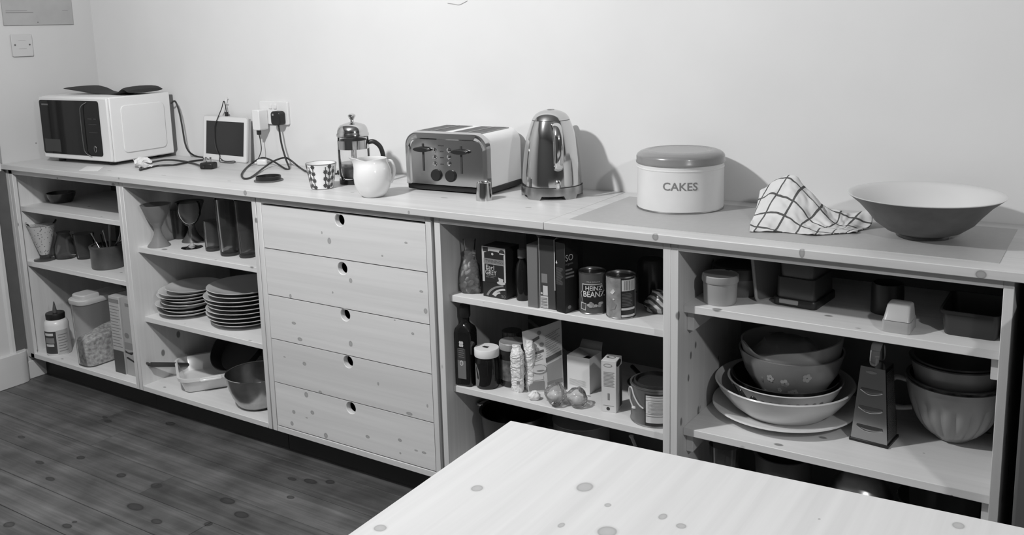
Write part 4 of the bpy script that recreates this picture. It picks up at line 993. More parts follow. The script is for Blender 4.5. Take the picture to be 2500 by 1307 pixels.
stack(1.142, -.268, S[1]+.0, .135, .0148, [(0, 0, -.012), (0, .004, 0), (-.002, 0, 0), (-.003, .004, .002), (.004, 0, -.004), (-.004, .002, .0), (-.006, 0, .002), (.003, .004, -.002), (.006, .004, 0)], 'taller stack of large dinner plates', 'large plates in a stack')
# oven dish
P0 = on(472, 959, z=BT); da = math.radians(55)
od = thing('oven_dish', 'white rectangular oven dish holding the frying pan', 'oven dish', (float(P0[0])-.012, float(P0[1])-.030, BT), da)
dw, dd, dh = .19, .235, .060
def dring(s, z): return [(a, b, z) for a, b in rrect(-s, -s, dw+s, dd+s, .03+s, 6)]
build(MB().loft([dring(-.012, 0), dring(-.004, .006), dring(.010, dh-.014), dring(.018, dh-.012), dring(.019, dh), dring(.010, dh), dring(.004, dh-.014), dring(-.010, .009), dring(-.018, .006)]), 'dish_body', WHITEC, od, ang=40)
for yy in (-.034, dd+.012): build(MB().box(dw*.3, yy, dh-.012, dw*.7, yy+.022, dh-.002), 'lug_handle', WHITEC, od, bevel=.004)
# frying pan propped in the dish
fc = np.array([1.02, -.205, BT+.118]); pr_ = .115
fp = thing('frying_pan', 'black cast-iron frying pan propped in the oven dish, handle out to the left', 'frying pan', tuple(fc))
fp.rotation_euler = (math.radians(40), 0, 0)
build(MB().lathe([(0, -.022), (pr_*.82, -.022), (pr_, .020), (pr_*.975, .020), (pr_*.80, -.018), (0, -.018)], 56), 'pan_body', IRON, fp)
inv = Matrix.Rotation(math.radians(40), 4, 'X').inverted()
e_ = on(368, 891, x=.778); m_ = on(430, 891, y=float(e_[1])+.09); s_ = on(492, 892, y=-.19)
hp = [tuple(inv@Vector(tuple(p-fc))) for p in (s_+np.array([.03, 0, -.002]), s_, m_, e_)]
hd = MB().tube(hp, lambda t: .007+.003*t, 10)
build(hd, 'handle', mat('pan_handle', .05, .4), fp)
build(MB().tube([tuple(Vector(hp[-1])+Vector((-.010+.013*math.cos(a), 0, .007*math.sin(a)))) for a in [2*math.pi*k/16 for k in range(17)]], .0042, 8), 'hanging_loop', mat('pan_handle', .05, .4), fp)
# steel mixing bowl
cx, cy, r = base(634, 1003, 42, BT)
o = thing('steel_bowl', 'round steel mixing bowl in front beside the oven dish', 'bowl', (cx, cy, BT))
op = [(r, 0)]+[q for q in prof(cx, cy, BT, [(978, 52), (960, 62), (940, 70), (920, 74), (909, 75)]) if q[1] > .002]
build(MB().lathe(shell(op, .0015, .003)[:-1]+[(r*.5, .004), (0, .004)], 64), 'bowl_body', STEEL, o, ang=60)
build(MB().lathe([(op[-1][0], op[-1][1]), (op[-1][0]+.003, op[-1][1]+.001), (op[-1][0]+.002, op[-1][1]+.003), (op[-1][0]-.001, op[-1][1]+.001)], 64), 'rolled_rim', CHROME, o)
# dark stock pot behind
o = thing('black_casserole', 'big black casserole pot at the back behind the steel bowl', 'pot', (1.285, -.128, BT))
build(MB().lathe(shell([(.08, 0), (.098, .01), (.10, .13)], .004, .006), 48), 'pot', IRON, o)
build(MB().lathe([(.101, .13), (.103, .134), (.06, .155), (.015, .158), (.012, .165), (.02, .176), (0, .18)], 48), 'lid', IRON, o)
#==U4==
# ================================================================== shelf unit 4 (tins and packets), top shelf
S = SH[3]
def pouch(name, label, cat, loc, rz, w, d, h, mt, seed=0, crump=.12, top=(.25, .15), bulge=.55, rows=22, seg=28, foot=.75, lean=0.0, freq=1.0, part='pouch', square=.0):
    """soft bag: rounded cross-section pinched towards the top, crumpled"""
    o = thing(name, label, cat, loc, rz); rings = []
    for j in range(rows):
        t = j/(rows-1)
        if t < bulge: k = foot+(1-foot)*math.sin(math.pi/2*t/bulge); kx = ky = k
        else:
            q = (t-bulge)/(1-bulge); q = q*q*(3-2*q); kx = 1+(top[0]-1)*q; ky = 1+(top[1]-1)*q
        if t < .06: kx *= .8+.2*t/.06; ky *= .8+.2*t/.06
        ring_ = []
        for i in range(seg):
            a = 2*math.pi*i/seg; c, s = math.cos(a), math.sin(a)
            if square:
                m_ = max(abs(c), abs(s)); f_ = 1+(1/m_-1)*square; c, s = c*f_, s*f_
            nz_ = 1+crump*noise.noise(Vector((2.4*c*freq+seed, 2.4*s*freq, 5*t*freq+seed)))+crump*.5*noise.noise(Vector((6*c*freq, 6*s*freq+seed, 13*t*freq)))
            ring_.append((w/2*kx*c*nz_, d/2*ky*s*nz_+lean*t, h*t))
        rings.append(ring_)
    build(MB().loft(rings), part, mt, o, ang=70)
    return o
# bag of dried fruit with a clear scoop stuck in its neck
cx, cy, r = base(1150, 720, 26, S[0]); cx = max(cx, 2.212)
hb = zat(cx, cy, 612)-S[0]
FRUIT = mat('dried_fruit', .34, .35, noise_amt=.45, noise_scale=38, bump=.5, bump_scale=40)
o = thing('fruit_bag', 'clear bag of dried fruit with a plastic scoop in its neck', 'bag', (cx, cy, S[0]))
def bagrings(sx, sy, h, seed, crump, pts):
    out = []
    for t, k in pts:
        out.append([(sx*k*math.cos(a)*(1+crump*noise.noise(Vector((2*math.cos(a)+seed, 2*math.sin(a), 6*t)))), sy*k*math.sin(a)*(1+crump*noise.noise(Vector((2*math.cos(a), 2*math.sin(a)+seed, 6*t)))), h*t) for a in [2*math.pi*i/26 for i in range(26)]])
    return out
rf_ = random.Random(11); fm = None
for k in range(34):
    tz = k/34; z = hb*(.06+.66*tz); rad = (.024 if tz < .6 else .024*(1-.9*(tz-.6)))
    a = k*2.399; rr = rad*(.55+.45*rf_.random())
    mt_ = mat('dried_fruit%d' % (k % 3), (.30, .42, .24)[k % 3], .35, bump=.4, bump_scale=90)
    q = build(MB().lathe([(0, -.0055), (.0075, -.005), (.0115, 0), (.0085, .005), (.003, .004), (0, .0035)], 12), 'fruit_piece', mt_, o, ang=80)
    q.location = (rr*math.cos(a), rr*.78*math.sin(a), z); q.rotation_euler = (rf_.uniform(.3, 1.6), rf_.uniform(-.8, .8), rf_.uniform(0, 6))
build(MB().loft(bagrings(.034, .028, hb, 8, .3, [(0, .75), (.05, .98), (.2, 1.03), (.4, .97), (.6, .80), (.78, .55), (.92, .5), (1.0, .52)])), 'film', FILM, o, ang=70)
zs0, zs1 = hb*.96, zat(cx, cy, 584)-S[0]
build(MB().lathe([(.014, zs0), (.0185, zs1), (.0172, zs1), (.0128, zs0+.002), (0, zs0+.002)], 16), 'scoop_cup', GLASS, o)
# tea box
t, w_, h_, ff, sf = carton('tea_box', 'Earl Grey tea carton with dark arched label', 'box', (1180, 722.8), (1236.6, 733), 600, S[0], .066, None)
DK = mat('tea_dark', .020, .45); build(MB().box(0, 0, 0, w_, .066, h_), 'carton', DK, t, bevel=.0008, bseg=1)
LT = mat('tea_light', .52, .5)
fe = lambda e: (lambda a, b: (w_*a, -.0004-e, h_*b))
quad(t, 'pale_front', LT, fe(0), 0, .62, 1, 1.0)
poly(t, 'pale_side', LT, fe(0), [[(0, .30), (.10, .30), (.10, .62), (0, .62)]]); poly(t, 'pale_side', LT, fe(0), [[(.93, .30), (1, .34), (1, .62), (.93, .62)]])
poly(t, 'arch_label', DK, fe(.0004), [[(.10, .76), (.93, .76), (.93, .88), (.80, .895), (.66, .92), (.34, .92), (.20, .895), (.10, .88)]])
quad(t, 'dark_panel', DK, fe(.0004), .10, .30, .93, .66)
quad(t, 'name_band', PRINTM, fe(.0005), .08, .67, .95, .77)
text(t, 'brand_lettering', 'TWININGS', mat('tea_brand', .07, .5), fe(.0008), .14, .69, .90, .75, bold=.0)
text(t, 'lettering', 'Earl', LT, fe(.0008), .17, .555, .52, .64, bold=.008)
text(t, 'lettering', 'GREY', LT, fe(.0008), .14, .45, .62, .545, bold=.008)
quad(t, 'badge', PRINTD, fe(.0006), .05, .90, .27, .985)
poly(t, 'badge', PRINTD, fe(.0006), [disc(.86, .915, .12, .055, 14)])
quad(t, 'badge_strip', PRINTL, fe(.0008), .76, .88, .96, .90)
poly(t, 'emblem', LT, fe(.0008), [disc(.46, .865, .05, .025, 10)])
quads(t, 'small_print', PRINTM, fe(.0008), [(.16, .425, .60, .432), (.16, .395, .30, .408), (.34, .395, .52, .402)])
poly(t, 'cup_picture', LT, fe(.0008), [[(.68, .42), (.90, .395), (.88, .33), (.80, .30), (.72, .33)]])
poly(t, 'saucer_picture', LT, fe(.0006), [disc(.80, .315, .18, .035, 18)])
for (x0, z0, R0, R1, a0, a1), mt in (((1.05, -.05, .93, .84, 100, 165), PRINTM), ((1.02, -.02, .66, .56, 95, 160), LT), ((.8, .02, .32, .24, 100, 170), LT)):
    lp = [(x0+R0*math.cos(math.radians(a0+(a1-a0)*k/12)), z0+R0*.36*math.sin(math.radians(a0+(a1-a0)*k/12))) for k in range(13)]+[(x0+R1*math.cos(math.radians(a1+(a0-a1)*k/12)), z0+R1*.36*math.sin(math.radians(a1+(a0-a1)*k/12))) for k in range(13)]
    poly(t, 'ribbon_print', mt, fe(.0006), [[(min(max(a, 0), 1), max(b, 0.01)) for a, b in lp]])
text(t, 'count_lettering', '50', PRINTM, fe(.0008), .80, .03, .97, .085)
# slim bottle
cx, cy, r = base(1277, 736, 16.5, S[0])
o = thing('vanilla_bottle', 'slim dark bottle with a pale cap beside the tea carton', 'bottle', (cx, cy, S[0])); z_ = lambda v: zat(cx, cy, v)-S[0]
build(MB().lathe(solidp([(r*.95, 0), (r, .004), (r, z_(660)), (r*.85, z_(645)), (r*.5, z_(635)), (r*.48, z_(628))]), 32), 'bottle_body', mat('dark_bottle', .012, .08), o, ang=60)
build(MB().lathe(solidp([(r*.66, z_(629)), (r*.66, z_(611)), (r*.6, z_(609))]), 28), 'cap', mat('cap_grey', .22, .4), o)
# boxes
t, w_, h_, ff, sf = carton('plain_box', 'plain mid-grey narrow box edge next to the slim bottle', 'box', (1289, 749), (1315.5, 752), 597, S[0], .15, mat('plain_grey_card', .17, .6), rz=0)
t, w_, h_, ff, sf = carton('tall_packet_box', 'tall dark-grey box with white edges and barcode', 'box', (1317.5, 751.5), (1356, 758.5), 581, S[0], .15, mat('dark_grey_card', .060, .5), rz=0)
fe = lambda e: (lambda a, b: (w_*a, -.0004-e, h_*b))
quad(t, 'edge_line', PRINTL, fe(0), 0, 0, .06, 1); quad(t, 'edge_line', PRINTL, fe(0), .95, .28, 1, 1)
quad(t, 'picture', PRINTM, fe(0), .16, .37, .52, .50)
quad(t, 'white_panel', PRINTL, fe(0), .24, .19, .53, .33)
quad(t, 'barcode_panel', PRINTL, fe(0), .08, .01, .54, .18)
quads(t, 'barcode_bar', PRINTM, fe(.0004), [(.12, .02+.021*k, .50, .028+.021*k+.006*(k % 2)) for k in range(7)])
poly(t, 'recycling_mark', PRINTL, fe(0), [disc(.15, .215, .06, .017, 10)])
mb = MB().add([(0, 0, h_), (-.012, -.002, h_+.016), (-.012, .14, h_+.016), (0, .15, h_)], [(0, 1, 2, 3)])
build(mb, 'flap', mat('flap_card', .30, .7), t, solid=.0008)
build(MB().add([(w_, 0, h_), (w_+.012, -.002, h_+.013), (w_+.012, .14, h_+.013), (w_, .15, h_)], [(0, 1, 2, 3)]), 'flap', mat('flap_card', .30, .7), t, solid=.0008)
t, w_, h_, ff, sf = carton('crispbread_box', 'black box turned cornerwise with white lettering beside the bean tin', 'box', (1358.5, 760.5), (1383, 766), 590, S[0], .050, mat('black_card', .014, .35), rz=math.radians(-14))
fe = lambda e: (lambda a, b: (w_*a, -.0004-e, h_*b)); se = lambda e: (lambda a, b: (w_+.0004+e, .050*a, h_*b))
quads(t, 'text_line', mat('text_grey', .13, .5), fe(.0), [(.06, .40+.0155*k, .70+.12*math.sin(k), .406+.0155*k) for k in range(16)])
poly(t, 'leaf_mark', PRINTL, fe(0), [[(.02, .70), (.10, .74), (.22, .70), (.12, .69)]])
text(t, 'lettering', 'SO', PRINTL, se(.0), .06, .74, .62, .83); text(t, 'lettering', 'organic', PRINTM, se(0), .04, .675, .62, .715)
quads(t, 'word_mark', mat('word_grey', .22, .5), se(0), [(.04, .60, .55, .625), (.04, .55, .68, .575), (.04, .50, .68, .525)])
poly(t, 'recycling_mark', mat('word_grey', .22, .5), se(0), [disc(.3, .08, .13, .025, 12)])
# tins
def tin(label, u, vB, hw, vt, mt, name='food_tin'):
    cx, cy, r = base(u, vB, hw, S[0]); o = thing(name, label, 'tin', (cx, cy, S[0])); h = zat(cx, cy, vt)-S[0]
    build(MB().lathe([(0, .001), (r*.96, 0), (r*1.01, .001), (r*1.01, .003), (r*.985, .004)], 56), 'bottom_rim', STEEL, o)
    build(MB().lathe([(r*.985, .004), (r*.985, h-.004)], 56), 'paper_label', mt, o)
    build(MB().lathe([(r*.985, h-.004), (r*1.012, h-.003), (r*1.012, h), (r*.97, h), (r*.95, h-.004), (r*.6, h-.0035), (r*.58, h-.0045), (0, h-.0045)], 56), 'lid_rim', STEEL, o)
    return o, cx, cy, r, h
HZ = mat('bean_label', .085, .38); HZD = mat('bean_dark', .018, .4); HZL = mat('bean_white', .74, .4)
o, cx, cy, r, h = tin('baked bean tin lettered HEINZ BEANZ', 1447, 769.6, 32.5, 659, HZ)
ca = camang(cx, cy); R = r*.985; k_ = 2*r
pw = lambda e: (lambda a, b: ((R+.0004+e)*math.cos(ca+math.asin(max(-.999, min(.999, a*1.0)))), (R+.0004+e)*math.sin(ca+math.asin(max(-.999, min(.999, a*1.0)))), h*b))
def strip(e, mt, name, pts):  # polygon wrapped on the tin: split into narrow columns
    mb = MB(); xs = sorted(set([p[0] for p in pts]))
    for xa, xb in zip(xs, xs[1:]):
        n = max(1, int((xb-xa)/.06))
        for i in range(n):
            a0, a1 = xa+(xb-xa)*i/n, xa+(xb-xa)*(i+1)/n
            def ext(x, which):
                ys = []
                for (p, q) in zip(pts, pts[1:]+pts[:1]):
                    if abs(p[0]-q[0]) < 1e-9: continue
                    lo, hi = sorted((p[0], q[0]))
                    if lo-1e-9 <= x <= hi+1e-9: ys.append(p[1]+(q[1]-p[1])*(x-p[0])/(q[0]-p[0]))
                return (min if which == 0 else max)(ys)
            am = (a0+a1)/2; e0, e1_ = ext(a0+(am-a0)*.01, 0), ext(a1-(a1-am)*.01, 0); t0, t1 = ext(a0+(am-a0)*.01, 1), ext(a1-(a1-am)*.01, 1)
            mb.add([pw(e)(a0, e0), pw(e)(a1, e1_), pw(e)(a1, t1), pw(e)(a0, t0)], [(0, 1, 2, 3)])
    return build(mb, name, mt, o)
key = [(-.82, .56), (-.66, .56), (-.66, .75), (.72, .75), (.72, .68), (.95, .68), (.95, .30), (-.66, .30), (-.66, .50), (-.82, .50)]
strip(0, PRINTL, 'keystone_edge', [(-.70, .27), (-.86, .50), (-.72, .60), (-.74, .735), (.70, .735), (.80, .60), (.97, .5), (.80, .27)])
strip(.0004, HZD, 'keystone', [(-.67, .26), (-.82, .50), (-.68, .60), (-.69, .715), (.68, .715), (.78, .60), (.95, .5), (.78, .26)])
text(o, 'lettering', 'HEINZ', HZL, pw(.0009), -.50, .585, .70, .69, bold=.012)
text(o, 'lettering', 'BEANZ', HZL, pw(.0009), -.66, .43, .88, .565, bold=.014)
text(o, 'lettering', 'MULTIPACK', PRINTL, pw(.0006), -.40, .775, .58, .80)
BN = mat('bean_picture', .34, .4)
rb_ = random.Random(4)
for k in range(11):
    a, b = rb_.uniform(-.35, .72), rb_.uniform(.20, .29); poly(o, 'bean_print', mat('bean_picture%d' % (k % 3), (.36, .28, .44)[k % 3], .4), pw(.0009+.00003*k), [disc(a, b, .13, .035, 12)])
strip(.0008, PRINTL, 'badge', [(-.84, .12), (-.82, .29), (-.46, .27), (-.50, .10)])
strip(.0011, HZ, 'badge_inner', [(-.80, .14), (-.78, .27), (-.50, .255), (-.54, .12)])
VG = mat('veg_label', .26, .4, noise_amt=.45, noise_scale=28)
o, cx, cy, r, h = tin('food tin with vegetable picture and barcode label', 1516, 780.7, 36, 668, VG)
ca = camang(cx, cy); R = r*.985
strip(0, HZD, 'dark_panel', [(.0, .0+.03), (0, .97), (.93, .97), (.93, .03)])
strip(.0004, PRINTL, 'barcode_panel', [(.06, .67), (.06, .93), (.90, .93), (.90, .67)])
for k in range(6): strip(.0008, PRINTM, 'barcode_bar', [(.22+.11*k, .69), (.22+.11*k, .91), (.22+.11*k+.04+.02*(k % 2), .91), (.22+.11*k+.04+.02*(k % 2), .69)])
for zz0, zz1 in ((.22, .27), (.055, .105)): strip(.0004, PRINTL, 'white_band', [(.03, zz0), (.03, zz1), (.90, zz1), (.90, zz0)])
for k in range(9): strip(.0004, mat('text_grey', .13, .5), 'text_line', [(.08, .315+.035*k), (.08, .33+.035*k), (.75-.05*(k % 3), .33+.035*k), (.75-.05*(k % 3), .315+.035*k)])
poly(o, 'carrot_print', PRINTL, pw(.0006), [[(-.72, .62), (-.5, .72), (-.38, .66), (-.55, .58)]])
poly(o, 'carrot_print', PRINTM, pw(.0006), [[(-.9, .30), (-.6, .42), (-.3, .36), (-.4, .24), (-.7, .2)]])
poly(o, 'carrot_print', PRINTL, pw(.0007), [disc(-.48, .47, .07, .02, 12)])
# striped bag of pasta and dark jar at the right end
STR, nt, b = nodes('striped_bag')
tc = nt.nodes.new('ShaderNodeTexCoord'); wv = nt.nodes.new('ShaderNodeTexWave'); wv.inputs['Scale'].default_value = 26; wv.inputs['Distortion'].default_value = 1.5; wv.bands_direction = 'DIAGONAL'
rp_ = nt.nodes.new('ShaderNodeValToRGB'); rp_.color_ramp.elements[0].color = (.06, .06, .06, 1); rp_.color_ramp.elements[1].color = (.50, .50, .50, 1); rp_.color_ramp.elements[0].position = .35; rp_.color_ramp.elements[1].position = .6
nt.links.new(tc.outputs['Object'], wv.inputs['Vector']); nt.links.new(wv.outputs['Fac'], rp_.inputs['Fac']); nt.links.new(rp_.outputs['Color'], b.inputs['Base Color']); b.inputs['Roughness'].default_value = .3
q = on(1598, 770, z=S[0])
pouch('pasta_bag', 'striped white bag slumped against the right side board', 'bag', (float(q[0]), float(q[1])+.03, S[0]), .3, .075, .06, .058, STR, 5, .25, top=(.5, .4), bulge=.4)
turned('dark_jar', 'tall dark jar at the back beside the striped bag', 'jar', 1590, 745, 34, S[0], [(690, 34), (640, 33), (632, 28)], mat('jar_dark', .03, .25), dy=-.0)
# ------------------------------------------------------------------ lower shelf
z4 = S[1]
cx, cy, r = base(1139, 935, 22.5, z4); cx, cy = 2.2035, -.384
o = thing('oil_bottle', 'tall square black oil bottle with narrow label by the side board', 'bottle', (cx, cy, z4), math.radians(8)); z_ = lambda v: zat(cx, cy, v)-z4
OIL = mat('oil_glass', .010, .06)
hw = r*.94
def sq(s, z, rad=.008): return [(a, b, z) for a, b in rrect(-s, -s, s, s, min(rad, s*.95), 5)]
build(MB().loft([sq(hw*.96, 0), sq(hw, .003), sq(hw, z_(808)), sq(hw*.93, z_(798), .012), sq(hw*.62, z_(790), .02), sq(hw*.46, z_(785), .02), sq(hw*.45, z_(770), .02)]), 'bottle_body', OIL, o, ang=50)
build(MB().lathe(solidp([(hw*.56, z_(773)), (hw*.62, z_(768)), (hw*.62, z_(748)), (hw*.56, z_(744))]), 32), 'cap', BLACKP, o)
fe = lambda e: (lambda a, b: (hw*a, -hw-.0004-e, b))
quad(o, 'label', mat('oil_label', .17, .5), fe(0), -.62, z_(918), .42, z_(874)); quad(o, 'label_top', mat('oil_label2', .05, .5), fe(0), -.62, z_(874), .40, z_(845))
poly(o, 'seal_print', PRINTL, fe(.0004), [disc(-.12, z_(880), .22, .008, 16)]); poly(o, 'seal_centre', PRINTM, fe(.0008), [disc(-.12, z_(880), .13, .005, 14)])
for dx, dz in ((-.12, .004), (.12, .004), (-.12, -.004), (.12, -.004)): poly(o, 'clover_mark', PRINTL, fe(.0002), [disc(-.10+dx, z_(834)+dz, .15, .0048, 12)])
quads(o, 'text_line', PRINTM, fe(.0004), [(-.45, z_(846+5*k), .25-.1*(k % 2), z_(844.6+5*k)) for k in range(5)])
# white-lidded jar
cx, cy, r = base(1191, 953, 29.5, z4)
o = thing('chocolate_jar', 'dark glossy jar with a white screw lid at the shelf front', 'jar', (cx, cy, z4)); z_ = lambda v: zat(cx, cy, v)-z4
DJ = mat('jar_glass_dark', .010, .05)
build(MB().lathe(solidp([(r*.92, 0), (r*1.0, .006), (r*1.02, z_(930)), (r*1.02, z_(885)), (r*.96, z_(872)), (r*.88, z_(867))]), 56), 'jar_body', DJ, o, ang=60)
zl0, zl1 = z_(867), z_(848)
build(MB().lathe([(0, zl0), (r*1.02, zl0), (r*1.035, zl0+.002), (r*1.035, zl1-.002), (r*1.0, zl1), (0, zl1)], 56), 'lid', mat('lid_white', .80, .35), o)
quad(o, 'lid_print', PRINTD, lambda a, b: (a, b, zl1+.0004), -.012, -.006, .006, .006)
ca = camang(cx, cy)
lp = [(-.95, .16), (-.80, .55), (-.62, .50), (-.42, .40), (-.36, .25), (-.42, .12), (-.60, .06), (-.85, .08)]
R = r*1.02; h = zl0
pj = lambda a, b: ((R+.0006)*math.cos(ca+math.asin(a)), (R+.0006)*math.sin(ca+math.asin(a)), h*b*1.5)
poly(o, 'label', mat('jar_label', .22, .5, noise_amt=.3, noise_scale=60), pj, [[(-.93, .06), (-.93, .54), (-.85, .53), (-.78, .47), (-.70, .42), (-.66, .36), (-.63, .28), (-.64, .18), (-.70, .09), (-.80, .05)]])
# jar with ribbed black lid, behind
cx, cy = 2.285, -.27
o = thing('ribbed_lid_jar', 'dark jar with a ribbed black lid behind the white-lidded jar', 'jar', (cx, cy, z4)); z_ = lambda v: zat(cx, cy, v)-z4
hz_ = z_(808)
build(MB().lathe(solidp([(.030, 0), (.032, .005), (.032, hz_-.028), (.026, hz_-.018)]), 40), 'jar_body', DJ, o, ang=60)
build(MB().lathe(solidp([(.0285, hz_-.019), (.0285, hz_), (.027, hz_+.002)]), 64, fn=lambda p, a: (p[0]*(1+.02*math.cos(32*a)), p[1]*(1+.02*math.cos(32*a)), p[2])), 'lid', mat('rib_lid', .05, .3), o, ang=20)
# jar with pale lid
cx, cy, r = base(1253, 948, 31, z4)
o = thing('pickle_jar', 'jar with a pale metal lid standing behind the white packets', 'jar', (cx, cy, z4)); z_ = lambda v: zat(cx, cy, v)-z4
zl1 = z_(832); zl0 = z_(846)
build(MB().lathe(solidp([(r*.93, 0), (r, .005), (r, zl0-.010), (r*.92, zl0)]), 48), 'jar_body', mat('pickle_dark', .022, .08), o, ang=60)
build(MB().lathe([(0, zl0-.002), (r*1.02, zl0-.003), (r*1.04, zl0), (r*1.03, zl1-.002), (r*.98, zl1), (r*.9, zl1-.0015), (0, zl1-.0015)], 48), 'lid', mat('pale_lid', .34, .35), o)
ca = camang(cx, cy); cylpatch(o, 'label', mat('pickle_label', .12, .5, noise_amt=.5, noise_scale=70), lambda z: r, ca-1.2, ca+.4, .02, zl0*.72)
# crinkled white packets
PKW, nt, b = nodes('crinkled_white'); b.inputs['Base Color'].default_value = (.82, .82, .82, 1); b.inputs['Roughness'].default_value = .35
tc = nt.nodes.new('ShaderNodeTexCoord'); wv = nt.nodes.new('ShaderNodeTexWave'); wv.bands_direction = 'Z'; wv.inputs['Scale'].default_value = 22; wv.inputs['Distortion'].default_value = 14; wv.inputs['Detail'].default_value = 4; wv.inputs['Detail Scale'].default_value = 2.0
bm_ = nt.nodes.new('ShaderNodeBump'); bm_.inputs['Strength'].default_value = .55; bm_.inputs['Distance'].default_value = .003
nt.links.new(tc.outputs['Object'], wv.inputs['Vector']); nt.links.new(wv.outputs['Fac'], bm_.inputs['Height']); nt.links.new(bm_.outputs['Normal'], b.inputs['Normal'])
for u, vB, vt, w_, lab, sd in ((1257, 961, 847, .040, 'white crinkled packet in front of the pale-lidded jar', 1), (1288, 958, 836, .032, 'second white crinkled packet tucked beside the printed bag', 9)):
    q = on(u, vB, z=z4); h = zat(float(q[0]), float(q[1]), vt)-z4
    o = pouch('crinkled_packet', lab, 'packet', (float(q[0]), float(q[1])+.016, z4), .1, w_, .026, h, PKW, sd, .20, top=(.62, .30), bulge=.78, foot=.9, freq=1.7, part='packet', rows=34)
    if sd == 1: poly(o, 'printed_mark', PRINTM, lambda a, b: (a, -.0165, b), [[(.006, h*.2), (.016, h*.21), (.016, h*.28), (.006, h*.27)]])
# big printed flour bag
P0, P1 = on(1303, 962, z=z4), on(1386, 950, z=z4)
P0 = np.array([2.3985, -.352, z4]); P1 = np.array([2.4660, -.300, z4])
aa = math.atan2(P1[1]-P0[1], P1[0]-P0[0]); bwid = float(np.linalg.norm(P1-P0))
o = thing('flour_bag', 'big printed paper food bag leaning with a torn slanted top', 'packet', tuple(map(float, P0)), aa)
hl, hr = zat(float(P0[0]), float(P0[1]), 822)-z4, zat(float(P1[0]), float(P1[1])+.03, 786)-z4
hr = min(hr, .235)
def bagf(s, t, e=0.0):
    hh = (hl+.004+(hr-hl)*s)*t; bulge = .008*math.sin(math.pi*min(1, t*1.1))*math.sin(math.pi*s)
    fold = .006*max(0, 1-abs(s-.55)/.45)
    return (bwid*(s*1.16-.08)-.012*t*(1-s), -bulge-fold-e+.030*t+.002*math.sin(9*t+4*s), hh)
BAG = mat('bag_paper', .58, .55, noise_amt=.06, noise_scale=30)
mb = MB(); NF = 14
rings = []
for j in range(NF+1):
    t = j/NF; fr_ = [bagf(i/10, t) for i in range(11)]; th_ = .022*(1-t)**.6+.003
    bk = [(x, y+th_*(1 if 0 < i < 10 else .35), z) for i, (x, y, z) in reversed(list(enumerate(fr_)))]
    rings.append(fr_+bk)
build(MB().loft(rings), 'paper_bag', BAG, o, ang=60)
def bprint(name, mt, s0, t0, s1, t1, dt=0.0):
    mb = MB().grid(lambda a, b: bagf(s0+(s1-s0)*a, t0+(t1-t0)*b+dt*a, .0012), 5, 2); return build(mb, name, mt, o)
for args in ((PRINTM, .02, .02, .46, .17, .02), (PRINTM, .54, .10, .98, .16, .03), (mat('bag_dark', .09, .5), .05, .58, .50, .615, .05), (mat('bag_dark', .09, .5), .54, .46, .98, .53, .05), (mat('bag_mid', .30, .5), .55, .17, .97, .43, .04)): bprint('print_panel', *args)
bprint('word_mark', mat('bag_dark2', .10, .5), .20, .78, .42, .83, .05)
def bdisc(name, mt, s, t, rs_, rt_): poly(o, name, mt, lambda a, b: bagf(a, b, .0016), [disc(s, t, rs_, rt_, 16)])
bdisc('berry_print', PRINTM, .46, .74, .06, .03); bdisc('berry_print', PRINTM, .34, .68, .045, .028); bdisc('berry_print', PRINTM, .42, .92, .05, .035); bdisc('berry_print', PRINTL, .20, .62, .04, .02)
bdisc('oval_outline', PRINTM, .33, .38, .22, .075); bdisc('oval_print', mat('bag_paper2', .56, .5), .33, .382, .20, .066); bdisc('oval_text', PRINTM, .38, .355, .11, .012)
for k in range(10):
    bprint('text_line', mat('bag_text', .25, .5), .56, .555+.032*k, .95-.05*(k % 3), .563+.032*k, .05)
for k in range(4): bprint('text_line', mat('bag_text', .25, .5), .12, .48+.022*k, .46-.04*(k % 2), .487+.022*k, .05)
bprint('number_print', PRINTL, .18, .19, .44, .25, .03)
# white folded end of a paper packet poking out below the bag
q = on(1314, 990, z=z4)
pouch('paper_sachet', 'small white paper sachet lying under the printed bag', 'sachet', (2.4335, -.390, z4), .6, .032, .024, .024, mat('sachet_white', .80, .5), 12, .35, top=(.5, .5), bulge=.4, rows=10)
# open white carton
t, w_, h_, ff, sf = carton('open_carton', 'open-topped plain white carton behind the plastic bag', 'box', (1385.5, 952), (1441, 963), 866.5, z4, .072, None, rz=0)
CARD = mat('carton_white', .74, .55); dp = .072
mb = MB().box(0, 0, 0, w_, .0012, h_).box(0, dp-.0012, 0, w_, dp, h_).box(0, .0012, 0, .0012, dp-.0012, h_).box(w_-.0012, .0012, 0, w_, dp-.0012, h_).box(.0012, .0012, 0, w_-.0012, dp-.0012, .0012)
build(mb, 'carton', CARD, t, smooth=False)
build(MB().box(.004, .004, .002, w_-.004, dp-.004, h_*.80), 'contents', mat('dark_contents', .03, .8), t)
build(MB().add([(.0, dp, h_), (w_, dp, h_), (w_*.96, dp+.012, h_+.022), (w_*.04, dp+.012, h_+.022)], [(0, 1, 2, 3)]), 'back_flap', mat('flap_inner', .34, .6), t, solid=.001)
build(MB().add([(.002, .004, h_), (.002, dp*.9, h_), (w_*.55, dp*.75, h_-.012), (w_*.45, dp*.1, h_-.010)], [(0, 1, 2, 3)]), 'side_flap', CARD, t, solid=.001)
quads(t, 'printed_line', mat('carton_print', .42, .6), ff, [(.10, .18+.03*k, .85-.05*(k % 2), .19+.03*k) for k in range(6)])
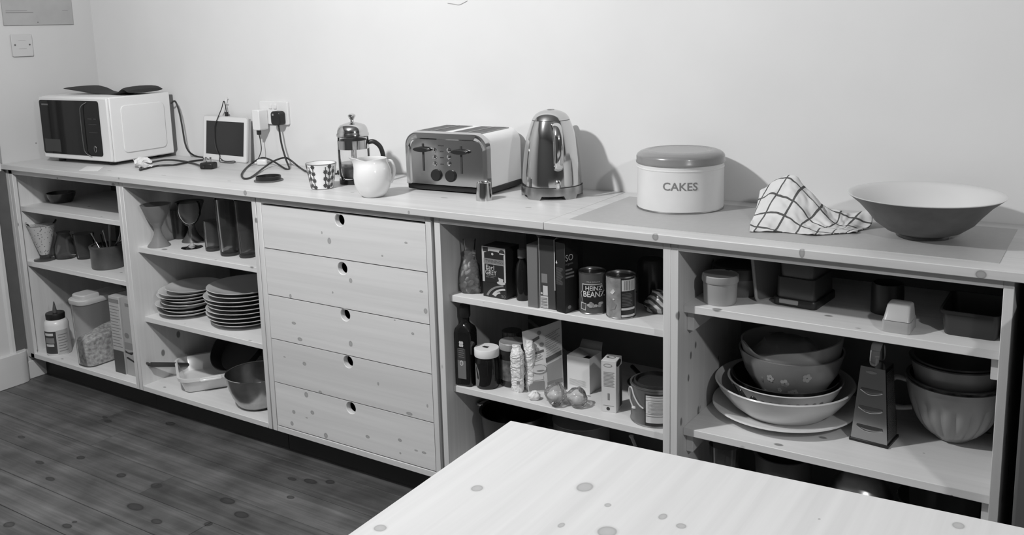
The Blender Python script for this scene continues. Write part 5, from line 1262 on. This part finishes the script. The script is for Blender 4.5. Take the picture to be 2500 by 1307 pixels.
# clear plastic bag with a tie, lying on the shelf edge
q = np.array([2.5285, -.383, z4])
o = thing('tied_plastic_bag', 'clear plastic bag tied in the middle at the shelf edge', 'bag', tuple(map(float, q)), math.radians(20))
rings, rin = [], []
for j in range(33):
    t = j/32; x = -.058+.116*t; k = (.30+.70*abs(math.sin(math.pi*(t*2-.02)*.98)))*(1 if t < .5 else .92)
    if t < .06: k *= .4+.6*t/.06
    if t > .94: k *= .4+.6*(1-t)/.06
    rr = .032*k
    rings.append([(x+.004*noise.noise(Vector((5*math.cos(a), t*9, 1))), rr*math.cos(a)*(1+.25*noise.noise(Vector((3*math.cos(a), 3*math.sin(a), t*8)))), max(0, .027+rr*math.sin(a)*(1+.25*noise.noise(Vector((3*math.cos(a)+4, 3*math.sin(a), t*8))))+.012*(.5-t))) for a in [2*math.pi*i/22 for i in range(22)]])
BAGF = clear('bag_film', .92, .30, body=.6, bodyamt=.22, rough=.10)
build(MB().loft(rings), 'film', BAGF, o, ang=70)
build(MB().tube([(0.0, .010*math.cos(a), .024+.010*math.sin(a)) for a in [2*math.pi*k/14 for k in range(15)]], .0018, 6), 'tie', PRINTL, o)
for xx, s_ in ((-.030, .020), (.030, .017)):
    build(MB().loft([[(xx+.022*math.cos(ph)*-1, s_*.8*math.sin(ph)*math.cos(a)*(1+.2*noise.noise(Vector((a, ph, xx*90)))), .021+s_*.75*math.sin(ph)*math.sin(a)+.012*(.5-(xx+.058)/.116)) for a in [2*math.pi*i/14 for i in range(14)]] for ph in [math.pi*(.06+.88*j/10) for j in range(11)]]), 'contents', mat('bag_contents', .66, .6, noise_amt=.35, noise_scale=60), o, ang=70)
# narrow carton
t, w_, h_, ff, sf = carton('slim_carton', 'slim pale printed carton beside the metal tin', 'box', (1469, 1004.5), (1504.6, 1009.8), 879.5, z4, .050, mat('slim_card', .62, .55))
dp = .050
quads(t, 'text_line', mat('slim_print', .28, .6), ff, [(.15, .50+.027*k, .88-.06*(k % 2), .514+.027*k) for k in range(11)])
poly(t, 'oval_print', mat('slim_print', .28, .6), ff, [disc(.45, .91, .30, .035, 18)]); poly(t, 'oval_inner', mat('slim_card', .62, .55), lambda a, b: (w_*a, -.0009, h_*b), [disc(.45, .91, .24, .022, 18)])
quad(t, 'side_mark', PRINTM, ff, .42, .24, .56, .37)
poly(t, 'round_mark', PRINTD, ff, [disc(.45, .07, .12, .034, 16)]); quad(t, 'line_print', PRINTM, ff, .12, .125, .85, .132)
poly(t, 'side_roundel', PRINTD, sf, [disc(.45, .93, .40, .06, 18)]); quad(t, 'side_picture', mat('slim_side', .08, .5), sf, .55, .05, 1, .85)
poly(t, 'top_print', PRINTD, lambda a, b: (w_*a, dp*b, h_+.0005), [disc(.45, .55, .32, .16, 16)]); poly(t, 'top_print', mat('slim_card', .62, .55), lambda a, b: (w_*a, dp*b, h_+.0009), [disc(.5, .55, .22, .10, 16)])
# metal tin with wire handle
cx, cy, r = base(1608, 1047, 62, z4); cx = min(cx, 2.8406-r-.003)
o = thing('treacle_tin', 'metal tin with dark pressed lid, wire handle and white label', 'tin', (cx, cy, z4)); z_ = lambda v: zat(cx, cy, v)-z4
h = z_(930); ca = camang(cx, cy)
TINM = mat('tin_metal', .30, .3, metal=.8)
build(MB().lathe([(0, 0), (r, 0), (r*1.02, .003), (r*.99, .006), (r*.99, h-.006), (r*1.02, h-.004), (r*1.02, h), (r*.94, h), (r*.92, h-.006)], 56), 'can', TINM, o)
build(MB().lathe([(r*.92, h-.006), (r*.88, h-.004), (r*.86, h+.004), (r*.8, h+.005), (r*.78, h-.003), (0, h-.003)], 56), 'lid', mat('lid_dark', .03, .25), o)
cylpatch(o, 'dark_wrap', PRINTD, lambda z: r*.99, ca-.45, ca+1.5, .004, h-.012, n=20, nz=1)
cylpatch(o, 'white_label', mat('tin_label', .68, .5), lambda z: r*.99+.0004, ca-.40, ca+1.3, h*.13, h*.84, n=20, nz=1)
for zz0 in (.72, .80, .30, .36): cylpatch(o, 'label_rule', PRINTD, lambda z: r*.99+.0008, ca-.40, ca+1.3, h*zz0, h*zz0+.0008, n=20, nz=1)
for k in range(9): cylpatch(o, 'label_text_line', PRINTM, lambda z: r*.99+.0008, ca-.32, ca+.4-.07*(k % 3), h*(.40+.033*k), h*(.40+.033*k)+.0007, n=10, nz=1)
ax = ca-1.02; pv = ((r+.002)*math.cos(ax), (r+.002)*math.sin(ax), h*.40)
build(MB().lathe(solidp([(.007, 0), (.006, .004)]), 14, (pv[0]-.003*math.cos(ax), pv[1]-.003*math.sin(ax), pv[2])), 'handle_ear', WHITEP, o)
build(MB().tube([pv]+[((r+.005)*math.cos(ax+d), (r+.005)*math.sin(ax+d), h*zq) for d, zq in ((-.18, .6), (-.28, .85), (-.05, .93), (.12, .75), (.35, .58), (.55, .50))], .0020, 8), 'wire_handle', mat('wire_white', .55, .3), o)
# behind: steel pan, sauce jar, wooden spoon
o = thing('small_saucepan', 'small steel saucepan behind the metal tin', 'pan', (2.70, -.215, z4)); rr_ = .062
zr = zat(2.70, -.215, 933)-z4
build(MB().lathe(shell([(rr_*.94, 0), (rr_, .006), (rr_, zr-.004), (rr_*1.05, zr)], .002, .004), 48), 'pan', STEEL, o)
build(MB().tube([(rr_*-.7, rr_*.7, zr-.012), (-.075, .075, zr-.012), (-.11, .11, zr-.012)], .006, 8), 'handle', BLACKP, o)
cx, cy = 2.775, -.105
o = thing('sauce_jar', 'tall dark storage jar at the back behind the metal tin', 'jar', (cx, cy, z4)); hj = zat(cx, cy, 815)-z4; hj = min(hj, .225)
build(MB().lathe(solidp([(.045, 0), (.05, .006), (.05, hj-.05), (.042, hj-.03)]), 48), 'jar_body', mat('jar_dim', .05, .2), o, ang=60)
build(MB().lathe(solidp([(.044, hj-.032), (.044, hj), (.042, hj+.002)]), 40), 'lid', mat('jar_lid_dim', .10, .3), o)
o = thing('wooden_spoon', 'wooden spoon leaning against the back behind the printed bag', 'spoon', (2.50, -.17, z4))
e_ = on(1292, 782, y=-.06)-np.array([2.50, -.17, z4]); e_[2] = min(e_[2], .24)
build(MB().tube([(0, 0, .004), tuple(e_)], .0055, 8, smooth=False), 'handle', mat('grey_wood', .26, .7), o)
build(MB().lathe([(0, -.0), (.014, .004), (.018, .018), (.012, .03), (0, .034)], 20), 'spoon_head', mat('grey_wood', .26, .7), o)
# ------------------------------------------------------------------ bottom of unit 4
c_ = on(1262, 1030, y=-.27)
cx, cy = 2.300, -.29; zr = zfront(cx, cy, .10, 1034)-BT
o = thing('steel_colander', 'wide steel pan with its rim showing above the table corner', 'pan', (cx, cy, BT))
build(MB().lathe(shell([(.06, 0), (.085, .03), (.098, zr-.004), (.104, zr)], .002, .004), 64), 'pan', DSTEEL, o)
build(MB().tube([(-.098, -.02, zr), (-.116, -.025, zr+.002), (-.118, .01, zr+.002), (-.098, .03, zr)], .004, 8), 'loop_handle', STEEL, o)
cx, cy = 2.500, -.20; zr2 = zat(cx, cy, 1003)-BT; zr2 = min(zr2, .24)
o = thing('stock_pot', 'tall dull grey pot under the middle shelf beside the steel pan', 'pot', (cx, cy-.05, BT))
build(MB().lathe(shell([(.075, 0), (.08, .006), (.08, .17)], .003, .005), 56), 'pot', mat('dull_pot', .09, .4), o)
build(MB().lathe([(.081, .17), (.083, .173), (.04, .187), (.012, .19), (.012, .20), (0, .202)], 48), 'lid', mat('dull_pot', .09, .4), o)
o = thing('rolling_stick', 'thin pale stick upright in the dark under the metal tin', 'stick', (2.765, -.30, BT))
e_ = on(1541, 1065, y=-.30)-np.array([2.765, -.30, BT]); 
build(MB().tube([(0, 0, 0), tuple(e_)], .0045, 8, smooth=False), 'shaft', mat('grey_wood', .26, .7), o)
build(MB().lathe([(0, -.004), (.006, -.003), (.0065, .001), (0, .004)], 10, tuple(e_)), 'tip', mat('grey_wood', .26, .7), o)
#==U5==
# ================================================================== shelf unit 5, top shelf
S = SH[4]
TUB = mat('tub_plastic', .36, .4); TUB2 = mat('tub_plastic_dark', .16, .4)
cx, cy, r = base(1758, 749.6, 40.5, S[0])
o = thing('round_tub', 'small round pale plastic tub with a lid', 'tub', (cx, cy, S[0])); z_ = lambda v: zat(cx, cy, v)-S[0]
zt = z_(668); zl = z_(682)
build(MB().lathe(solidp([(r*.93, 0), (r*.97, .004), (r*1.02, zl)]), 48), 'tub_body', TUB, o)
build(MB().lathe([(0, zl-.002), (r*1.06, zl-.004), (r*1.10, zl), (r*1.09, zt-.002), (r*1.04, zt), (r*.98, zt-.003), (0, zt-.003)], 48), 'lid', TUB, o)
cx, cy, r = base(1795, 727, 56, S[0]); cx += .008
o = thing('large_tub', 'larger round tub with a dark lid behind the small tub', 'tub', (cx, cy, S[0]))
zl = zat(cx, cy, 668)-S[0]; zt = min(zat(cx, cy, 643)-S[0], ZT-TH-S[0]-.004)
build(MB().lathe(solidp([(r*.93, 0), (r, .006), (r*1.10, zl)]), 48), 'tub_body', TUB2, o)
build(MB().lathe([(0, zl), (r*1.14, zl-.002), (r*1.16, zl+.004), (r*1.13, zt-.002), (r*1.0, zt), (r*.95, zt-.004), (0, zt-.004)], 48), 'lid', mat('tub_lid_dark', .045, .4), o)
# spare lid leaning
q = on(1868, 715, z=S[0])
o = thing('spare_lid', 'spare plastic lid leaning upright beside the stacked containers', 'lid', (3.049, -.262, S[0]), math.radians(-58)); o.rotation_euler = (math.radians(-10), 0, math.radians(60))
build(MB().prism(rrect(-.055, 0, .055, .118, .012, 5), lambda a, b, t: (a, t, b), 0, .003), 'panel', TUB2, o, bevel=.001)
rm = rrect(-.055, 0, .055, .118, .012, 5); build(MB().tube([(a, .0, b) for a, b in rm+rm[:1]], .004, 8, smooth=False), 'rim', TUB, o)
# stacked containers
P0, P1 = on(1893, 742, z=S[0]), on(1986, 757.5, z=S[0])
aa = math.atan2(P1[1]-P0[1], P1[0]-P0[0]); wd = float(np.linalg.norm(P1-P0))
def rbx(o, name, mt, x0, y0, z0, x1, y1, z1, r=.012, taper=1.0):
    n_ = []; cxx, cyy = (x0+x1)/2, (y0+y1)/2
    for z, k in ((z0, taper), (z0+.003, taper*1.01), (z1-.002, 1.0), (z1, .985)):
        n_.append([((a-cxx)*k+cxx, (b-cyy)*k+cyy, z) for a, b in rrect(x0, y0, x1, y1, r, 5)])
    return build(MB().loft(n_), name, mt, o, ang=40)
CONT = mat('smoke_container', .055, .35); CONT2 = mat('smoke_container_lid', .080, .4)
o = thing('clip_container', 'dark clip-lock food container upside down with pale clip', 'container', (float(P0[0]), float(P0[1]), S[0]), aa)
rbx(o, 'lid_base', mat('lid_black', .025, .4), -.006, -.004, 0, wd+.006, .135, .018)
rbx(o, 'container_body', CONT, 0, .002, .018, wd, .130, .068, taper=1.0)
build(MB().box(wd*.12, -.008, .006, wd*.62, -.002, .017), 'clip', mat('clip_pale', .32, .4), o, bevel=.002)
o2 = thing('lidded_container', 'grey lidded food container stacked on the clip-lock one', 'container', (float(P0[0]), float(P0[1]), S[0]+.0685), aa)
rbx(o2, 'container_body', CONT2, .006, .004, 0, wd-.004, .126, .038, taper=.95)
rbx(o2, 'lid', CONT2, .001, 0, .038, wd+.002, .131, .047)
turned('dark_canister', 'dark round canister at the back behind the butter box', 'canister', 2165, 772, 38, S[0], [(720, 38), (690, 37)], mat('canister', .022, .4), vessel=(.003, .005))
# pale tapered butter box
P0, P1 = on(2151, 810, z=S[0]), on(2221, 820.5, z=S[0])
wd = float(np.linalg.norm(P1-P0)); hbx = zat(float(P0[0]), float(P0[1])+.03, 737)-S[0]
o = thing('butter_box', 'pale tapered plastic box standing at the front of the shelf', 'box', (float(P0[0]), float(P0[1]), S[0]), math.atan2(P1[1]-P0[1], P1[0]-P0[0]))
PB = mat('pale_plastic', .44, .35)
z1_ = hbx*.44
b4 = lambda x0, y0, x1, y1, z, r=.007: [(a, b, z) for a, b in rrect(x0, y0, x1, y1, r, 4)]
build(MB().loft([b4(.002, .002, wd-.002, .066, 0), b4(0, 0, wd, .068, .003), b4(0, 0, wd, .068, z1_)]), 'base', PB, o, ang=40)
build(MB().loft([b4(.001, .001, wd-.001, .067, z1_+.0012), b4(.002, .002, wd-.002, .066, z1_+.004), b4(.005, .022, wd-.005, .064, hbx-.003), b4(.008, .026, wd-.008, .060, hbx)]), 'lid', PB, o, ang=40)
# dark tub
P0, P1 = on(2296, 817, z=S[0]), on(2441, 838.5, z=S[0]); wd = float(P1[0]-P0[0])-.002
o = thing('dark_tub', 'dark rectangular lidless tub at the right end of the shelf', 'tub', (float(P0[0]), float(P0[1]), S[0])); ht_ = zat(float(P0[0]), float(P0[1]), 756)-S[0]
b4 = lambda s, z: [(a, b, z) for a, b in rrect(-s, -s, wd+min(s, .0), .16+s, .014, 5)]
build(MB().loft([b4(-.006, 0), b4(-.004, .003), b4(.002, ht_-.006), b4(.006, ht_-.006), b4(.006, ht_), b4(.001, ht_), b4(-.007, .004)]), 'tub_body', mat('tub_black', .035, .35), o, ang=40)
# ------------------------------------------------------------------ middle shelf: nested dishes
zs = S[1]; cx, cy = 3.062, -.205
ca = camang(cx, cy)
def oval(mbname, label, cat, prof_, z, mt, parts=(), sx=1.0, sy=1.0, dx=0.0, dy=0.0, grp=None):
    o = thing(mbname, label, cat, (cx+dx, cy+dy, z))
    build(MB().lathe(prof_, 80, fn=lambda p, a: (p[0]*sx, p[1]*sy, p[2])), 'dish', mt, o, ang=60); return o
RP = .177
oval('serving_platter', 'big white platter at the bottom of the nested dishes', 'platter', [(0, 0), (RP*.62, 0), (RP*.66, .003), (RP*.97, .022), (RP, .025), (RP*.995, .029), (RP*.96, .0285), (RP*.66, .010), (0, .009)], zs, WHITEC)
zr = zfront(cx, cy, RP*.965, 993)-zs
z0_ = .0105; hb = zr-z0_
R1 = RP*.965
wbp = [(0, 0), (R1*.62, 0), (R1*.64, .004), (R1*.78, hb*.30), (R1*.94, hb*.75), (R1*.985, hb*.97), (R1, hb), (R1*.985, hb+.003), (R1*.955, hb), (R1*.90, hb*.72), (R1*.74, hb*.30), (R1*.6, .007), (0, .006)]
oval('white_dish', 'wide white pottery dish resting on the big platter', 'dish', wbp, zs+z0_, mat('cream_pottery', .62, .22))
R2 = RP*.80; zr2 = zfront(cx, cy+.004, R2, 972)-zs; z2 = z0_+.008; h2 = zr2-z2
o = oval('patterned_dish', 'patterned dish with a dark snake motif nested in the white dish', 'dish', [(0, 0), (R2*.66, 0), (R2*.69, .004), (R2*.92, h2*.7), (R2*.985, h2-.002), (R2, h2), (R2*.985, h2+.002), (R2*.95, h2-.001), (R2*.88, h2*.66), (R2*.66, .008), (0, .007)], zs+z2, mat('pattern_glaze', .56, .2), dy=.004)
rfd = interp([(R2*.69, .004), (R2*.92, h2*.7), (R2*.985, h2-.002)])
sn = [((rfd(h2*zq)+.0015)*math.cos(ca+d), (rfd(h2*zq)+.0015)*math.sin(ca+d), h2*zq) for d, zq in ((-1.10, .92), (-1.04, .72), (-.98, .60), (-.92, .74), (-.86, .86), (-.80, .70), (-.77, .55), (-.72, .50), (-.66, .66), (-.58, .78), (-.52, .66), (-.49, .48))]
build(MB().tube(sn, .0035, 8), 'snake_motif', DARKC, o)
for k in range(8):
    d = -.40+.16*k
    lp = [((rfd(h2*(.62+.12*math.sin(t)))+.0006)*math.cos(ca+d+.055*math.cos(t)), (rfd(h2*(.62+.12*math.sin(t)))+.0006)*math.sin(ca+d+.055*math.cos(t)), h2*(.62+.12*math.sin(t))) for t in [2*math.pi*q/12 for q in range(12)]]
    build(MB().add(lp, [tuple(range(12))]), 'leaf_motif', PRINTM, o)
R3 = R2*.93; z3 = z2+.0075; h3 = (zfront(cx, cy+.004, R3, 962)-zs)-z3
oval('dark_plate', 'glossy black dish lying inside the patterned dish', 'dish', [(0, 0), (R3*.72, 0), (R3*.74, .003), (R3*.98, h3-.002), (R3, h3), (R3*.98, h3+.001), (R3*.72, .007), (0, .006)], zs+z3, DARKC, dy=.004)
# flower bowl
bx, by = cx+.012, cy+.012
R4 = 125*depth(bx, by, zs+.13)/FPX
zr4 = zfront(bx, by, R4, 894)-zs; z4_ = z3+.0065; h4 = zr4-z4_
fb = thing('flower_bowl', 'grey mixing bowl with pale flower print', 'bowl', (bx, by, zs+z4_))
GB = mat('grey_bowl', .27, .2)
op = [(R4*.36, 0), (R4*.40, .006), (R4*.66, h4*.28), (R4*.88, h4*.62), (R4*.985, h4*.95), (R4, h4)]
build(MB().lathe(shell(op, .005, .008), 72), 'bowl_body', GB, fb, ang=60)
rb4 = interp(op); ca4 = camang(bx, by)
for d, zq, s_ in ((-.42, .68, .010), (-.12, .62, .012), (.10, .42, .011), (.0, .40, .009), (.32, .75, .012), (-.25, .45, .007)):
    for k in range(5):
        a = 2*math.pi*k/5
        lp = [((rb4(h4*zq+s_*(.6*math.sin(a)+.45*math.sin(t)))+.0007)*math.cos(ca4+d+(s_*(.6*math.cos(a)+.45*math.cos(t)))/R4), (rb4(h4*zq+s_*(.6*math.sin(a)+.45*math.sin(t)))+.0007)*math.sin(ca4+d+(s_*(.6*math.cos(a)+.45*math.cos(t)))/R4), h4*zq+s_*(.6*math.sin(a)+.45*math.sin(t))) for t in [2*math.pi*q/10 for q in range(10)]]
        build(MB().add(lp, [tuple(range(10))]), 'petal', mat('petal', .46, .3), fb)
# spouted bowl on top
tb_ = thing('spouted_bowl', 'topmost grey bowl with a wavy pouring lip', 'bowl', (bx, by, zs+z4_+.014))
R5 = R4*.965; h5 = h4*.985+.022-.014
sa = ca4-1.12
op5 = [(R5*.34, 0), (R5*.38, .005), (R5*.64, h5*.26), (R5*.86, h5*.56), (R5*.94, h5*.75), (R5*.99, h5*.95), (R5, h5)]
def lip(p, a):
    d = math.atan2(math.sin(a-sa), math.cos(a-sa)); t = max(0, (p[2]-h5*.7)/(h5*.3))
    k = math.exp(-(d/.17)**2)*t*t
    return (p[0]*(1+.05*k), p[1]*(1+.05*k), p[2]+.011*k-.012*t*math.exp(-((d-.45)/.3)**2)+.022*t*max(0, math.sin((d-.6)*.8))*.9)
build(MB().lathe(shell(op5, .005, .008), 96, fn=lip), 'bowl_body', mat('pale_grey_bowl', .36, .22), tb_, ang=60)
pb = thing('cling_film_bundle', 'loose crumpled plastic film in the topmost bowl', 'plastic film', (bx-.01, by-.01, zs+z4_+.014+.035))
rings = []
for j in range(14):
    t = j/13; k = .35+.65*math.sin(math.pi*min(1, .25+t*.62)); 
    rings.append([(R5*.76*k*math.cos(a)*(1+.22*noise.noise(Vector((2*math.cos(a), 2*math.sin(a), 4*t)))), R5*.76*k*math.sin(a)*(1+.22*noise.noise(Vector((2*math.cos(a)+3, 2*math.sin(a), 4*t)))), .11*t+.012*noise.noise(Vector((4*math.cos(a), 4*math.sin(a), 3)))) for a in [2*math.pi*i/30 for i in range(30)]])
build(MB().loft(rings), 'film', clear('dull_film', .85, .2, body=.5, bodyamt=.42, rough=.25), pb, ang=60)
# ------------------------------------------------------------------ box grater
P0, P1 = on(2076.5, 1073.5, z=zs), on(2165.4, 1096, z=zs)
aa = math.atan2(P1[1]-P0[1], P1[0]-P0[0]); wd = float(np.linalg.norm(P1-P0)); hg = zat(float(P0[0]), float(P0[1])+.01, 889)-zs
gr = thing('box_grater', 'steel box grater with slicing slots facing out', 'grater', (float(P0[0]), float(P0[1]), zs), aa)
gd = .075; i_ = .014
GRT = mat('grater_steel', .40, .24, metal=1.0)
HOLE, nt, b = nodes('grater_teeth'); b.inputs['Metallic'].default_value = 1.0; b.inputs['Roughness'].default_value = .35
tc = nt.nodes.new('ShaderNodeTexCoord'); vo = nt.nodes.new('ShaderNodeTexVoronoi'); vo.inputs['Scale'].default_value = 210; vo.inputs['Randomness'].default_value = .25
rp_ = nt.nodes.new('ShaderNodeValToRGB'); rp_.color_ramp.elements[0].color = (.02, .02, .02, 1); rp_.color_ramp.elements[1].color = (.30, .30, .30, 1); rp_.color_ramp.elements[0].position = .25; rp_.color_ramp.elements[1].position = .45
bm_ = nt.nodes.new('ShaderNodeBump'); bm_.inputs['Strength'].default_value = 1; bm_.inputs['Distance'].default_value = .002
nt.links.new(tc.outputs['Object'], vo.inputs['Vector']); nt.links.new(vo.outputs['Distance'], rp_.inputs['Fac']); nt.links.new(rp_.outputs['Color'], b.inputs['Base Color']); nt.links.new(vo.outputs['Distance'], bm_.inputs['Height']); nt.links.new(bm_.outputs['Normal'], b.inputs['Normal'])
B4 = [(0, 0, .006), (wd, 0, .006), (wd, gd, .006), (0, gd, .006)]; T4 = [(i_, i_*.6, hg), (wd-i_, i_*.6, hg), (wd-i_, gd-i_*.6, hg), (i_, gd-i_*.6, hg)]
build(MB().hexa(B4, T4), 'body', GRT, gr, smooth=False)
def gside(a, b, e=.0008):  # +x face
    yb, yt = gd*a, i_*.6+(gd-1.2*i_)*a; return (wd-i_*b+e, yb+(yt-yb)*b, .006+(hg-.006)*b)
quad(gr, 'tooth_panel', HOLE, gside, .08, .05, .92, .95)
def gfront(a, b, e=.0006): return (i_*b+(wd-2*i_*b)*a, i_*.6*b-e, .006+(hg-.006)*b)
for zc in (.70, .455, .20):
    lo = [(x, zc-.035+.10*((x-.5))**2) for x in [.12+.76*k/12 for k in range(13)]]
    poly(gr, 'slicing_slot', PRINTD, gfront, [lo+[(x, zc+.012+.0*x) for x, _ in reversed(lo)]])
    rows_ = [[gfront(x, zc-.030-.030*math.sin(math.pi*k/12)*.6+.10*((x-.5))**2, .001+.006*math.sin(math.pi*k/12)) for k, x in enumerate([.12+.76*q/12 for q in range(13)])]]
    build(MB().tube(rows_[0], .0016, 8, smooth=False), 'slot_lip', CHROME, gr)
poly(gr, 'maker_stamp', PRINTM, gfront, [disc(.45, .935, .22, .02, 18)])
build(MB().box(-.003, -.003, 0, wd+.003, gd+.003, .007), 'base_trim', BLACKP, gr, bevel=.001)
hx0 = wd*.5
th0 = min(zat(float(P0[0])+.04, float(P0[1])+.02, 838)-zs, S[0]-TH-zs-.003)
rings = []
for t, (y_, z_q) in enumerate(((i_*.6+.004, hg-.001), (i_*.6+.008, hg+(th0-hg)*.5), (i_*.6+.016, th0-.006), (gd*.5, th0-.001), (gd-i_*.6-.016, th0-.006), (gd-i_*.6-.008, hg+(th0-hg)*.5), (gd-i_*.6-.004, hg-.001))):
    w2 = .0135-.002*(t in (1, 5))
    rings.append([(hx0-w2, y_, z_q), (hx0+w2, y_, z_q)])
mb = MB(); vs = [p for r_ in rings for p in r_]; mb.add(vs, [(2*k, 2*k+1, 2*k+3, 2*k+2) for k in range(6)])
build(mb, 'handle', CHROME, gr, solid=.003, sub=2)
# ------------------------------------------------------------------ nested mixing bowls
cx, cy, r = base(2336, 1085, 36, zs); cx = 3.447
RB = .1085; ca = camang(cx, cy)
zr = zfront(cx, cy, RB, 969)-zs
mbw = thing('fluted_bowl', 'grey fluted mixing bowl with a side handle at the bottom of its nest', 'bowl', (cx, cy, zs))
op = [(r*.92, 0), (r, .004), (RB*.58, zr*.16), (RB*.78, zr*.36), (RB*.90, zr*.60), (RB*.97, zr*.85), (RB, zr)]
GBW = mat('batter_bowl', .30, .3)
def flute(p, a):
    t = p[2]/zr; k = max(0, min(1, (t-.0)/.2))*max(0, min(1, (.80-t)/.15)); f_ = 1-.060*k*(1-abs(math.sin(9*a)))**1.1
    return (p[0]*f_, p[1]*f_, p[2])
opf = []
for i in range(len(op)-1):
    for k in range(4): opf.append((op[i][0]+(op[i+1][0]-op[i][0])*k/4, op[i][1]+(op[i+1][1]-op[i][1])*k/4))
opf.append(op[-1])
sm = []
for i, q in enumerate(opf):
    lo, hi = max(0, i-2), min(len(opf)-1, i+2); sm.append((sum(w[0] for w in opf[lo:hi+1])/(hi-lo+1), q[1]))
sm[0] = opf[0]; sm[-1] = opf[-1]
build(MB().lathe(shell(sm, .005, .008), 144, fn=flute), 'bowl_body', GBW, mbw, ang=35)
ha = ca-1.45
build(MB().tube([(math.cos(ha)*q, math.sin(ha)*q, z) for q, z in ((RB*.96, zr*.93), (RB*1.22, zr*.95), (RB*1.30, zr*.75), (RB*1.22, zr*.45), (RB*.84, zr*.46))], .006, 10), 'handle', GBW, mbw)
zb = .030
for nm, lab, dR, vfr, mt, gap in (('rim_bowl', 'bowl with dark splashed rim nested in the fluted bowl', -.004, 958, mat('splash_glaze', .12, .3, noise_amt=.8, noise_scale=35), .010), ('plain_bowl', 'plain grey bowl nested second from the top of the mixing bowls', -.008, 912, mat('plain_bowl_grey', .20, .35), .016), ('top_bowl', 'dark bowl on top of the nested mixing bowls', -.012, 905, mat('dark_bowl', .06, .35), .012)):
    Rn = RB+dR; zr_ = min(zfront(cx, cy, Rn, vfr)-zs, .262)
    o = thing(nm, lab, 'bowl', (cx, cy, zs+zb)); hn = zr_-zb
    op = [(Rn*.42, 0), (Rn*.62, hn*.18), (Rn*.82, hn*.5), (Rn*.95, hn*.85), (Rn, hn)]
    build(MB().lathe(shell(op, .004, .006), 72), 'bowl_body', mt, o, ang=60)
    build(MB().lathe([(Rn, hn-.003), (Rn+.003, hn-.002), (Rn+.003, hn+.001), (Rn-.002, hn+.001)], 72), 'rim', mat('rim_dark', .04, .3), o)
    zb += gap
# ------------------------------------------------------------------ bottom of unit 5
cx, cy = 2.955, -.33; zr = zat(cx, cy, 1085)-BT
o = thing('big_tumbler', 'clear flared vase glass under the shelf by the left side board', 'glass', (cx, cy, BT)); rt = rpx(cx, cy, BT+zr, 38)
build(MB().lathe(shell([(rt*.6, 0), (rt*.65, .01), (rt, zr)], .003, .012), 48), 'glass_body', clear('clear_glass_c', .85, .2, body=.25, bodyamt=.16), o)
build(MB().lathe([(rt, zr), (rt+.001, zr+.001), (rt-.001, zr+.0015)], 48), 'rim', GLASS, o)
cx, cy = 3.085, -.27; zr = min(zat(cx, cy, 1105)-BT, .25)
o = thing('grey_bucket', 'dark grey pot under the shelf beside the vase glass', 'pot', (cx, cy, BT)); rt = rpx(cx, cy, BT+zr, 68)
build(MB().lathe(shell([(rt*.85, 0), (rt*.9, .006), (rt, zr)], .003, .006), 56), 'pot', mat('pot_grey', .08, .4), o)
build(MB().lathe([(rt, zr-.004), (rt+.004, zr-.003), (rt+.004, zr+.001), (rt-.001, zr+.001)], 56), 'rim', mat('pot_grey', .08, .4), o)
cx, cy = 3.275, -.30; zt = zat(cx, cy, 1150)-BT; zt = min(zt, .26)
rr_ = 66*depth(cx, cy, BT+.2)/FPX
o = thing('upturned_steel_bowl', 'steel bowl upside down on a pile under the shelf', 'bowl', (cx, cy, BT+zt-.075))
build(MB().lathe([(rr_*1.25, 0), (rr_*1.22, .002), (rr_*1.12, .025), (rr_*.9, .05), (rr_*.6, .068), (rr_*.3, .0745), (0, .075)], 64), 'dome', STEEL, o, ang=70)
o = thing('cake_pan_pile', 'dark round pan carrying the upturned steel bowl', 'pan', (cx, cy, BT))
build(MB().lathe(shell([(rr_*1.2, 0), (rr_*1.24, .006), (rr_*1.24, zt-.076)], .002, .005), 56), 'pan', mat('pan_dark', .04, .4), o)
build(MB().tube([((rr_*1.24)*math.cos(a), (rr_*1.24)*math.sin(a), zt-.0785) for a in [2*math.pi*k/40 for k in range(41)]], .002, 6), 'rolled_rim', DSTEEL, o)
cx, cy = 3.455, -.29; zr = min(zat(cx, cy, 1205)-BT, .2)
o = thing('glass_bowl', 'clear glass bowl in the dark under the right-hand shelf', 'bowl', (cx, cy, BT)); rt = .098
build(MB().lathe(shell([(rt*.5, 0), (rt*.8, zr*.3), (rt*.95, zr*.7), (rt, zr)], .003, .005), 56), 'bowl_body', clear('clear_glass_d', .8, .22, body=.2, bodyamt=.12), o)
build(MB().lathe([(rt, zr), (rt+.002, zr+.001), (rt-.001, zr+.002)], 56), 'rim', GLASS, o)
